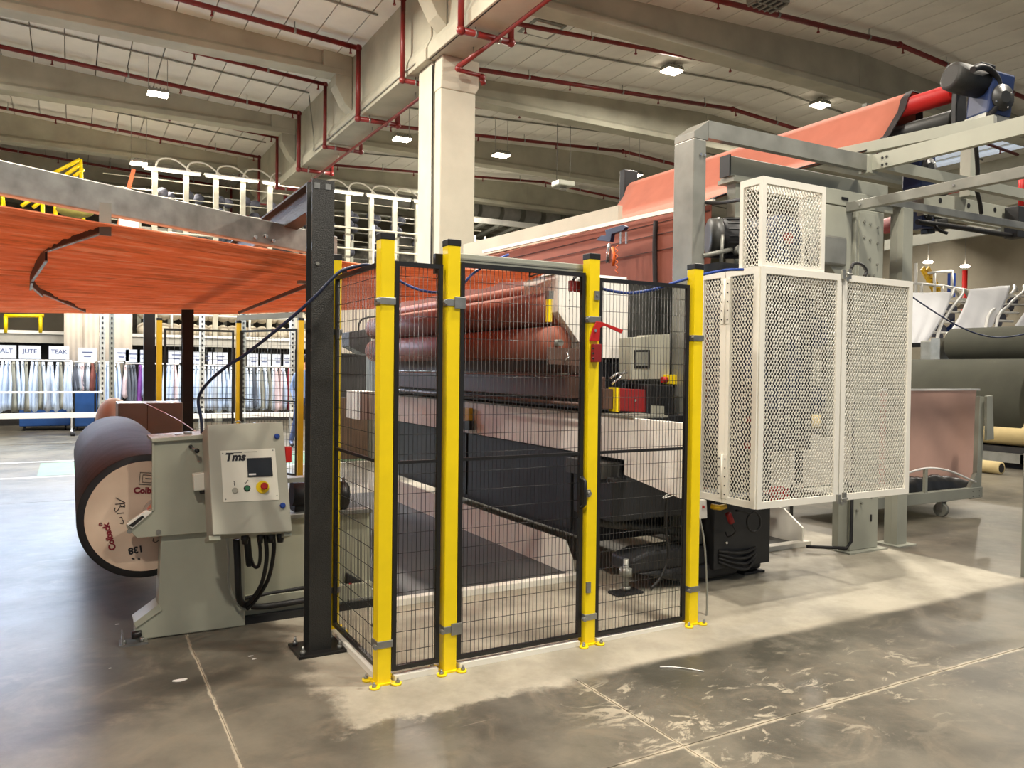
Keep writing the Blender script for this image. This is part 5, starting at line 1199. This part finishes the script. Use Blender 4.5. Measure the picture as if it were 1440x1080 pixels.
# garment racks
YG = 16
GM = {}
def garment_mesh(h, wx, seed):
    random.seed(seed); m = MB(); n = 12; lv = 7; vs = []; fs = []
    ph = random.uniform(0, 6)
    for j in range(lv+1):
        v = j/lv; z = -h*v; s = .45+.55*min(1, v*2.2)
        for i in range(n):
            a = 2*math.pi*i/n; rr = 1+.22*math.sin(3*a+ph+v)+.12*math.sin(5*a+v*3)
            vs.append((wx*s*rr*math.cos(a)+.015*math.sin(v*4+ph), .17*s*rr*math.sin(a), z+(.04*math.sin(2*a+ph) if j == lv else 0)))
    for j in range(lv): fs += [(j*n+i, j*n+(i+1) % n, (j+1)*n+(i+1) % n, (j+1)*n+i) for i in range(n)]
    fs += [tuple(range(n)), tuple(range(lv*n, lv*n+n))[::-1]]
    m.add(vs, fs, True); return m
GMESH = {}
def garment(px, top, h, wx, mt, lab, group):
    a = P(px, 520, Y=YG); key = (round(h, 2), mt, random.randint(0, 2))
    if key not in GMESH:
        st = random.getstate(); o = garment_mesh(h, wx, hash(key) % 97 if False else len(GMESH)).build('garment', mt); random.setstate(st)
        me = o.data
        lo = OFF[o.name]
        for v in me.vertices: v.co += lo
        bpy.data.objects.remove(o); GMESH[key] = me
    t = bpy.data.objects.new('garment', GMESH[key]); COL.objects.link(t); t.location = (a.x, YG, top-.03); OFF[t.name] = t.location.copy()
    tag(t, lab, 'garment', group)
    me = bpy.data.meshes.get('hanger_m')
    if me is None:
        hk = MB().tube([(0, 0, -.06), (0, 0, 0), (.0, .018, .03), (0, -.01, .05)], .006, 5).box(-.008, .008, -.17, .17, -.075, -.055)
        me = bpy.data.meshes.new('hanger_m'); me.from_pydata([tuple(v) for v in hk.v], [], hk.f); me.materials.append(M['black'])
    c = bpy.data.objects.new('hanger', me); COL.objects.link(c); c.parent = t
def rack(x0, x1, zr, lab, items, signs, gl, w=.06):
    a = P(x0, 510, Y=YG); c = P(x1, 510, Y=YG)
    t = thing('garment_rack', lab, 'rack', ((a.x+c.x)/2, YG, 0), 'garment racks at the back left')
    MB().cyl((a.x, YG, zr), (c.x, YG, zr), .018, 8).build('hanging_rail', 'white', t)
    for x in (a.x, c.x):
        MB().cyl((x, YG, .12), (x, YG, zr), .02, 8).build('upright', 'black' if x0 > 100 else 'white', t)
        MB().box(x-.02, x+.02, YG-.3, YG+.3, .1, .13).build('foot', 'black' if x0 > 100 else 'white', t)
        for s in (-1, 1): MB().cyl((x-.02, YG+s*.28, .055), (x+.02, YG+s*.28, .055), .055, 12).build('caster', 'rubber', t)
    for n_, (px, top, h, mt) in enumerate(items):
        kind = {'plas': 'white plastic-covered garment', 'plas2': 'pale grey covered garment', 'cl_grey': 'dark grey garment', 'cl_purp': 'purple garment', 'cl_brn': 'red brown garment', 'cl_pink': 'pale pink garment', 'cl_dred': 'dark red garment', 'cl_olive': 'olive beige garment'}[mt]
        garment(px, zr, h, w, mt, kind+', '+ORD[n_]+' along the '+SHORT[lab], 'garments on the '+SHORT[lab])
    for n_, (px, s, sw) in enumerate(signs):
        p = P(px, 498, Y=YG-.02); st = thing('rack_sign', 'white rack sign reading '+s if s else 'white small-print sign, '+ORD[n_]+' on the '+SHORT[lab], 'sign', (p.x, YG, zr+.02), 'rack signs')
        b_ = MB().box(p.x-sw/2, p.x+sw/2, YG-.01, YG, zr+.03, zr+.31).build('board', mat_sign, st)
        MB().box(p.x-sw*.3, p.x+sw*.3, YG-.006, YG+.03, zr+.0, zr+.03).build('clip', 'black', st)
        if s: text(s, (p.x, YG-.013, zr+.19), (1, 0, 0), (0, 0, 1), .125, 'inkblue', b_, bold=.002)
        else:
            MB().box(p.x-sw*.28, p.x+sw*.28, YG-.013, YG-.01, zr+.2, zr+.225).box(p.x-sw*.2, p.x+sw*.2, YG-.013, YG-.01, zr+.11, zr+.135).build('blurred_print', 'inkblue', b_)
ORD = 'first second third fourth fifth sixth seventh eighth ninth tenth eleventh twelfth thirteenth fourteenth fifteenth sixteenth seventeenth eighteenth nineteenth twentieth'.split()+['twenty-'+k for k in 'first second third fourth fifth sixth seventh eighth ninth'.split()]
SHORT = {'long white garment rack at the left edge': 'leftmost rack', 'short black garment rack with dark clothes': 'short black rack', 'garment rack in front of the beige curtain': 'rack before the curtain', 'garment rack with purple and dark clothes': 'rack with the purple dress', 'garment rack left of the middle far fence post': 'rack left of the middle far post', 'garment rack right of the middle far fence post': 'rack left of the black column'}
mat_sign = mat('signboard', (222, 228, 240), .6, var=.02)
R_ = random.Random(3)
def seq(x0, x1, step, h, mats, jit=.04): 
    out = []; x = x0; 
    while x < x1: out.append((x, 0, h+R_.uniform(-jit, jit), R_.choice(mats))); x += step
    return [(a, b_, round(c*25)/25, d) for a, b_, c, d in out]
rack(-25, 101, 1.62, 'long white garment rack at the left edge', seq(-22, 99, 6.0, 1.02, ['plas', 'plas', 'plas2', 'plas', 'cl_olive']), [(7, 'SALT', .40), (42, 'JUTE', .40), (83, 'TEAK', .38)], 'garment in clear plastic hanging on the leftmost rack')
rack(104, 134, 1.60, 'short black garment rack with dark clothes', [(108, 0, .6, 'cl_grey'), (112, 0, .6, 'plas2'), (116, 0, .6, 'cl_pink'), (120, 0, .6, 'cl_grey'), (124, 0, .6, 'plas2'), (129, 0, .6, 'cl_brn')], [(123, '', .36)], 'short garment on the second rack from the left')
rack(138, 174, 1.60, 'garment rack in front of the beige curtain', seq(141, 172, 5.2, .98, ['plas']), [(171, '', .3)], 'long garment in plastic before the beige curtain')
rack(176, 252, 1.58, 'garment rack with purple and dark clothes', [(176, 0, .72, 'cl_pink'), (181, 0, .96, 'cl_grey'), (185, 0, .96, 'cl_grey'), (189, 0, .96, 'cl_grey'), (196, 0, .96, 'cl_purp'), (201, 0, .72, 'plas'), (206, 0, .72, 'plas')]+seq(231, 252, 5.2, 1.0, ['plas', 'cl_pink', 'plas']), [(187, '', .3), (203, '', .3), (248, '', .34)], 'garment on the rack beside the far yellow post')
rack(269, 327, 1.56, 'garment rack left of the middle far fence post', seq(272, 326, 5.2, 1.02, ['plas', 'plas', 'plas', 'plas2']), [(280, '', .4), (292, '', .2), (310, '', .32)], 'garment in plastic left of the middle far post')
rack(344, 412, 1.54, 'garment rack right of the middle far fence post', seq(347, 388, 5.2, 1.0, ['plas', 'plas', 'cl_olive', 'plas2', 'cl_grey'])+seq(389, 403, 5.2, 1.0, ['plas', 'cl_pink'])+[(407, 0, 1.0, 'cl_dred')], [(357, '', .3), (372, '', .3), (391, '', .26), (405, '', .34)], 'garment on the rack left of the black column')

# blue bins
for x0, x1, y, z1, lab in ((102, 137, 17.2, 1.3, 'tall blue container behind the short black rack'), (27, 99, 17.6, .9, 'long blue container under the leftmost garments')):
    a = P(x0, 560, Y=y); c = P(x1, 560, Y=y); t = thing('blue_container', lab, 'container', ((a.x+c.x)/2, y+.4, 0))
    MB().box(a.x, c.x, y, y+.8, .1, z1).build('bin_body', 'bin', t, bevel=.02); MB().box(a.x-.02, c.x+.02, y-.02, y+.82, z1, z1+.04).build('rim', 'bin', t)
    for x in (a.x+.1, c.x-.1): MB().cyl((x-.02, y+.1, .05), (x+.02, y+.1, .05), .05, 12).build('caster', 'rubber', t)
# beige canvas curtain
t = thing('canvas_curtain', 'tall beige canvas curtain hanging behind the racks', 'curtain', P(140, 560, Y=18.2))
def curt(x0, x1, z0, z1, y):
    a = P(x0, 480, Y=y); c = P(x1, 480, Y=y); n = 24; vs = []
    for j, z in enumerate((z0, (z0+z1)/2, z1)):
        for i in range(n+1): vs.append((a.x+(c.x-a.x)*i/n, y+.012*math.sin(i*.9+j), z))
    o = MB().add(vs, [(j*(n+1)+i, j*(n+1)+i+1, (j+1)*(n+1)+i+1, (j+1)*(n+1)+i) for j in range(2) for i in range(n)], True).build('canvas', 'canvas', t); o.modifiers.new('s', 'SOLIDIFY').thickness = .02
curt(90, 115, .9, 3.6, 18.2); curt(115.5, 139, .9, 3.6, 18.25); curt(140, 186, 1.0, 3.6, 18.3)
MB().bar(P(86, 470, Y=18.25)+Vector((0, 0, 1.35)), P(190, 470, Y=18.25)+Vector((0, 0, 1.35)), .05, .05).build('curtain_rail', 'galv', t)
# mezzanine with yarn creel
YM = 19
t = thing('mezzanine', 'long grey steel mezzanine deck along the back left', 'platform', (2, YM+3, 0))
MB().box(-9, 14, YM, YM+7, 2.06, 2.28).build('deck_edge', 'deck', t); MB().box(-9, 14, YM-.04, YM, 2.28, 2.36).build('toe_board', 'white', t)
MB().box(-9, 14, YM+.6, YM+.7, 0, 2.06).build('recess_shade_panel', 'dark', t)  # dark panel puts the shade of the recess under the deck into colour
for x in (-6, -3.2, -.2, 2.2, 5, 8, 11): MB().box(x-.1, x+.1, YM+.1, YM+.3, 0, 2.06).build('support_post', 'gdark', t)
for z in (2.9, 3.35):
    MB().cyl((-9, YM+.05, z), (14, YM+.05, z), .03, 8).build('guard_rail', 'white', t)
for k in range(12): MB().cyl((-9+k*2, YM+.05, 2.3), (-9+k*2, YM+.05, 3.35), .03, 8).build('baluster', 'white', t)
t = thing('upper_platform', 'upper creel gallery with white railings above the mezzanine', 'platform', (2, YM+3, 4.3))
MB().box(-9, 14, YM, YM+5, 4.15, 4.3).build('deck_edge', 'deck', t)
for z in (5.0, 5.6): MB().cyl((-1.5, YM-.3, z), (14, YM-.3, z), .03, 8).build('guard_rail', 'creelw', t)
for px in (525, 590, 635, 648, 668, 682): a = P(px, 330, Y=YM-.3); MB().cyl((a.x, a.y, 4.3), (a.x, a.y, 5.75), .035, 8).build('baluster', 'white', t)
for k in range(2):
    a = P(606+k*9, 380, Y=YM-.8); MB().tube([P(596+k*10, 362, Y=YM-.8), P(606+k*8, 350, Y=YM-.8), P(613+k*4, 346, Y=YM-.8), P(616+k*2, 352, Y=YM-.8)], .04, 8, 4).build('stair_handrail', 'white', t)
t = thing('yarn_creel', 'white steel yarn creel with upright posts on the mezzanine', 'creel', (3, YM+.3, 2.3))
upx = [218, 262, 304, 342, 380, 418, 455, 490, 523, 556, 588, 621]
xs_ = [P(px, 280, Y=YM).x for px in upx]
for x in xs_:
    MB().box(x-.065, x+.065, YM, YM+.12, 2.3, 6.68).build('creel_upright', 'creelw', t)
    MB().box(x-.35, x-.26, YM+.9, YM+1.0, 2.3, 6.2).build('creel_upright', 'ggrey', t)
    MB().tube([(x, YM+.1, 6.6), (x+.1, YM+.1, 6.95), (x+.5, YM+.1, 7.0), (x+1.0, YM+.1, 6.65)], .025, 6, 4).build('yarn_tube', 'cream', t)
for z in (3.2, 3.8, 4.6, 5.3, 6.0, 6.45): MB().cyl((xs_[0]-1.2, YM+.2, z), (xs_[-1]+1.5, YM+.2, z), .014, 6).build('creel_rail', 'creelw', t)
for z in (3.5, 4.9, 5.7, 6.3): MB().cyl((xs_[0]-1.2, YM+1, z), (xs_[-1]+1.5, YM+1, z), .018, 6).build('creel_rail', 'gdark', t)
MB().box(xs_[0]-1.5, xs_[-1]+2, YM+2.2, YM+2.25, 2.3, 5.5).build('rear_screen', mat('screen_d', (80, 77, 68), .8, var=.5, scale=4), t)
lx = xs_[0]-.3; i = 0
while lx < xs_[-1]+.2:
    tt = thing('tube_lamp', 'white fluorescent tube along the creel top, '+['first', 'second', 'third', 'fourth', 'fifth', 'sixth', 'seventh', 'eighth', 'ninth', 'tenth'][i]+' from the left', 'lamp', (lx+.7, YM-.1, 6.6), 'fluorescent tubes on the creel')
    MB().box(lx, lx+1.42, YM-.12, YM+.02, 6.67, 6.71).build('fitting', 'white', tt); MB().cyl((lx+.03, YM-.1, 6.64), (lx+1.39, YM-.1, 6.64), .035, 8).build('tube', 'tube', tt)
    area('tube_light', (lx+.7, YM-.1, 6.58), 1.3, .08, 9, (1, .95, .86)); lx += 1.5; i += 1
# yarn cones as separate things sharing one mesh
def cone_mesh(nm, mt, r):
    m = MB().lathe((0, 0, 0), (0, -1, 0), [(0, r*.7), (.02, r), (.1, r*.98), (.22, r*.62), (.24, r*.3)], 14)
    me = bpy.data.meshes.new(nm); me.from_pydata([tuple(v) for v in m.v], [], m.f); me.materials.append(M[mt]); me.polygons.foreach_set('use_smooth', m.sm); return me
cm = cone_mesh('cone_grey', 'cone', .14); cw_ = cone_mesh('cone_white', 'conew', .19)
R_ = random.Random(5)
for k in range(len(xs_)-1):
    for zi, z in enumerate((6.15, 5.8, 5.4, 5.0, 4.6, 3.7, 3.3)):
        for f_ in (.25, .62):
            if R_.random() < .15: continue
            o = bpy.data.objects.new('yarn_cone', cm); COL.objects.link(o); o.location = (xs_[k]+(xs_[k+1]-xs_[k])*f_+R_.uniform(-.05, .05), YM+.55+.3*(f_ > .4), z+R_.uniform(-.05, .05)); o.rotation_euler = (R_.uniform(-.2, .2), 0, R_.uniform(-.5, .5))
            tag(o, 'grey yarn cone, '+ORD[zi]+' row down, '+('left' if f_ < .4 else 'right')+' in '+ORD[k]+' creel bay', 'yarn cone', 'grey yarn cones on the creel')
for k in range(18):
    for z in (2.95, 2.5):
        x = P(205+k*14, 460, Y=YM-.0).x
        o = bpy.data.objects.new('yarn_cone', cw_); COL.objects.link(o); o.location = (x, YM+.5, z)
        tag(o, 'cream yarn cone, '+('upper' if z > 2.7 else 'lower')+' row, '+ORD[k]+' from the left', 'yarn cone', 'cream yarn cones on the lower creel')
# yellow railings and stair at the far left
def yrail(pts, y, lab, nm='yellow_railing'):
    t = thing(nm, lab, 'railing', P(*pts[0][0], Y=y))
    for a, c in pts: MB().cyl(P(*a, Y=y), P(*c, Y=y), .045, 8).build('rail', 'yellow', t)
yrail([((3, 271), (62, 278)), ((3, 271), (5, 290)), ((60, 278), (60, 338)), ((4, 271), (4, 338)), ((30, 290), (44, 280)), ((46, 292), (60, 282))], 19.2, 'yellow guard railing above the web at the far left')
yrail([((76, 243), (113, 224)), ((92, 246), (114, 231)), ((104, 248), (118, 238)), ((113, 224), (119, 342)), ((78, 243), (78, 340))], 19.2, 'yellow stair handrails rising behind the galvanised beam')
yrail([((6, 444), (62, 444)), ((57, 444), (57, 468)), ((8, 444), (8, 468))], 18.98, 'yellow railing piece on the mezzanine below the web')
t = thing('green_bundle', 'olive fabric bundle on the platform behind the beam', 'bundle', P(106, 295, Y=18.5)); p = P(106, 296, Y=18.5); MB().ball(p, .3, 14, 8, (1.4, .8, .6)).build('bundle', mat('olive', (150, 140, 70), .8), t)
a = P(188, 238, Y=19.2); c = P(160, 345, Y=19.2); t = thing('orange_bar', 'orange bar standing under the small far left lamp', 'bar', c); MB().bar(a, c, .08, .1).build('bar', 'orange', t)
MB_ = thing('rear_cabinet', 'pale cabinet on the platform behind the galvanised beam', 'cabinet', P(183, 308, Y=18)); a = P(168, 300, Y=18); c = P(195, 300, Y=18); MB().box(a.x, c.x, 18, 18.5, a.z-.6, a.z+.1).build('housing', 'white', MB_)
# warm far machinery seen under the web right of the black column
t = thing('rear_cabinet', 'tall pale panelled cabinet behind the rollers, left of the corner post', 'cabinet', P(500, 500, Y=9))
a = P(474, 440, Y=9); c = P(535, 440, Y=9)
MB().box(a.x, c.x, 9, 9.4, P(500, 497, Y=9).z, P(500, 425, Y=9).z).build('upper_panel', 'canvas', t)
MB().box(a.x, a.x+.05, 9, 9.4, 0, P(500, 497, Y=9).z).box(c.x-.1, c.x, 9, 9.4, 0, P(500, 497, Y=9).z).build('leg', 'gdark', t)
MB().box(a.x+.05, c.x+1.5, 9.3, 9.4, 0, P(500, 560, Y=9).z).build('lower_panel', mat('brownw', (112, 88, 68), .7), t)
# cool strip lights added above the garments for cool floor glare, hidden by the web
t = thing('unseen_lamp_beam', 'unseen beam added across the rack uprights to carry the strip lamps', 'beam', (-1, 14.03, 3.4))
MB().box(-6.0, 3.2, 14.0, 14.07, 3.4, 3.46).build('beam', 'deck', t)
for i, x in enumerate((-4.6, -2.9, -1.2, .5, 2.2)):
    tt = thing('unseen_strip_lamp', 'unseen cool strip lamp added on the rack uprights, '+['first', 'second', 'third', 'fourth', 'fifth'][i]+' from the left', 'lamp', (x, 13.93, 3.4), 'added cool strip lamps')
    MB().box(x-.8, x+.8, 13.94, 14.0, 3.39, 3.5).build('fitting', 'white', tt); MB().cyl((x-.75, 13.90, 3.44), (x+.75, 13.90, 3.44), .04, 8).build('tube', 'unseen_tubecool', tt)
    area('unseen_strip_light', (x, 13.84, 3.42), 1.5, .25, 165, (.66, .80, 1.0), (math.radians(-32), 0, 0))

# a person walking between the racks and the far fence
def person():
    p = P(428, 600, Z=.0); p = P(424, 628, Z=0); x, y = p.x+.06, p.y
    t = thing('person', 'person in blue jeans and checked shirt walking behind the far fence', 'person', (x, y, 0))
    J = [(0, 0, .95), (0, 0, 1.12), (0, 0, 1.32), (0, 0, 1.45), (0, 0, 1.53), (0, 0, 1.66),
         (-.10, 0, .90), (-.17, -.02, .50), (-.28, -.05, .10), (-.28, -.2, .04),
         (.10, 0, .90), (.12, .1, .50), (.2, .22, .12), (.2, .1, .04),
         (-.17, 0, 1.40), (-.24, .05, 1.13), (-.22, -.1, .92), (-.21, -.15, .84),
         (.17, 0, 1.40), (.25, .02, 1.13), (.27, -.12, .95), (.27, -.17, .87)]
    E_ = [(0, 1), (1, 2), (2, 3), (3, 4), (4, 5), (0, 6), (6, 7), (7, 8), (8, 9), (0, 10), (10, 11), (11, 12), (12, 13), (3, 14), (14, 15), (15, 16), (16, 17), (3, 18), (18, 19), (19, 20), (20, 21)]
    Rr = [.13, .125, .14, .10, .055, .085, .10, .065, .045, .04, .10, .065, .045, .04, .065, .048, .036, .032, .065, .048, .036, .032]
    n0 = len(J)
    for hi, s in ((17, -1), (21, 1)):
        h = Vector(J[hi])
        for k in range(5):
            a = h+Vector(((k-2)*.014, -.01, -.045)) if k < 4 else h+Vector((.03*-s, -.02, -.02)); b_ = a+Vector((.0, -.012, -.035+.005*abs(k-1)))
            J += [tuple(a), tuple(b_)]; E_ += [(hi, len(J)-2), (len(J)-2, len(J)-1)]; Rr += [.010, .008]
    me = bpy.data.meshes.new('body'); me.from_pydata([Vector(j) for j in J], E_, []); me.skin_vertices.new() if False else None
    o = bpy.data.objects.new('body', me); COL.objects.link(o); o.parent = t
    md = o.modifiers.new('skin', 'SKIN'); sv = me.skin_vertices[0].data if me.skin_vertices else None
    if sv is None:
        bm = bmesh.new(); bm.from_mesh(me); bm.verts.layers.skin.verify(); bm.to_mesh(me); bm.free(); sv = me.skin_vertices[0].data
    for i, r in enumerate(Rr): sv[i].radius = (r, r*(.75 if i in (1, 2, 3) else 1)); 
    sv[0].use_root = True
    o.modifiers.new('sub', 'SUBSURF').levels = 2; o.modifiers['sub'].render_levels = 2
    m_ = bpy.data.materials.new('person_clothes'); m_.use_nodes = True; nt = m_.node_tree; N = nt.nodes; g = N.new('ShaderNodeTexCoord'); s_ = N.new('ShaderNodeSeparateXYZ'); nt.links.new(g.outputs['Object'], s_.inputs[0])
    cr = N.new('ShaderNodeValToRGB'); cr.color_ramp.interpolation = 'CONSTANT'; e = cr.color_ramp.elements; mr = N.new('ShaderNodeMath'); mr.operation = 'DIVIDE'; mr.inputs[1].default_value = 2
    nt.links.new(s_.outputs[2], mr.inputs[0]); nt.links.new(mr.outputs[0], cr.inputs[0])
    e[0].position = 0; e[0].color = srgb((30, 30, 34)); e[1].position = .04; e[1].color = srgb((38, 54, 92)); e.new(.475).color = srgb((110, 130, 170)); e.new(.745).color = srgb((196, 150, 124))
    nt.links.new(cr.outputs[0], N['Principled BSDF'].inputs['Base Color']); me.materials.append(m_)
    OFF['body_p'] = Vector((x, y, 0))
    MB().ball((x, y, 1.72), .105, 16, 10, (.85, 1, .75)).build('hair', 'hair', t)
    MB().cone((x, y-.085, 1.66), (x, y-.125, 1.645), .012, .018, 8).build('nose', 'skin', t)
    for s in (-1, 1): MB().ball((x+s*.03, y-.078, 1.675), .009, 8, 6).build('eye', 'ink', t); MB().ball((x+s*.085, y, 1.66), .02, 8, 6, (.4, .8, 1.2)).build('ear', 'skin', t)
    MB().box(x-.02, x+.02, y-.088, y-.08, 1.61, 1.616).build('mouth', 'cl_brn', t)
person()
# foot pedal box and cable ring inside the fence, seen through the side panel
t = thing('floor_device', 'small black and grey device with red lamp on the floor behind the side panel', 'device', P(500, 852, Z=0))
q0 = P(498, 852, Z=0)
MB().box(q0.x-.05, q0.x+.12, q0.y-.05, q0.y+.25, 0, .06).build('base', 'gdark', t, bevel=.005)
MB().prism([q0+Vector((-.05, .0, .06)), q0+Vector((.06, .0, .06)), q0+Vector((.06, .0, .15)), q0+Vector((-.05, .0, .22))], (0, .25, 0)).build('cover', 'mblack', t, bevel=.01)
MB().cyl(q0+Vector((-.03, -.02, .14)), q0+Vector((-.03, 0, .14)), .015, 10).build('red_lamp', 'red', t)
q1 = P(540, 884, Z=0)
tag(MB().tube([q1+Vector((.07*math.cos(a), .07*math.sin(a), .008+.004*k)) for k, a in enumerate([i*.7 for i in range(11)])], .006, 6, 3).build('cable_ring', 'rubber'), 'small coil of black cable on the floor behind the corner post', 'cable')
# small floor debris
for i, (px, py, s) in enumerate(((253, 957, .035), (352, 923, .012), (357, 927, .01), (165, 878, .012), (155, 940, .006))):
    p = P(px, py, Z=0); tag(MB().prism([p+Vector((s*math.cos(a)*(1+.4*math.sin(3*a+i)), s*.5*math.sin(a), .0005)) for a in [k*math.pi/4 for k in range(8)]], (0, 0, .002)).build('paper_scrap', 'white'), 'tiny pale paper scrap on the floor, '+['widest, below the unwinder', 'upper of a near pair', 'lower of a near pair', 'below the left foot', 'smallest at lower left'][i], 'scrap')
tag(MB().tube([P(928, 938, Z=.004), P(945, 938, Z=.004), P(965, 940, Z=.004), P(990, 944, Z=.004)], .003, 5, 3).build('wire_scrap', 'white'), 'thin pale wire end lying on the floor before the fence', 'wire')
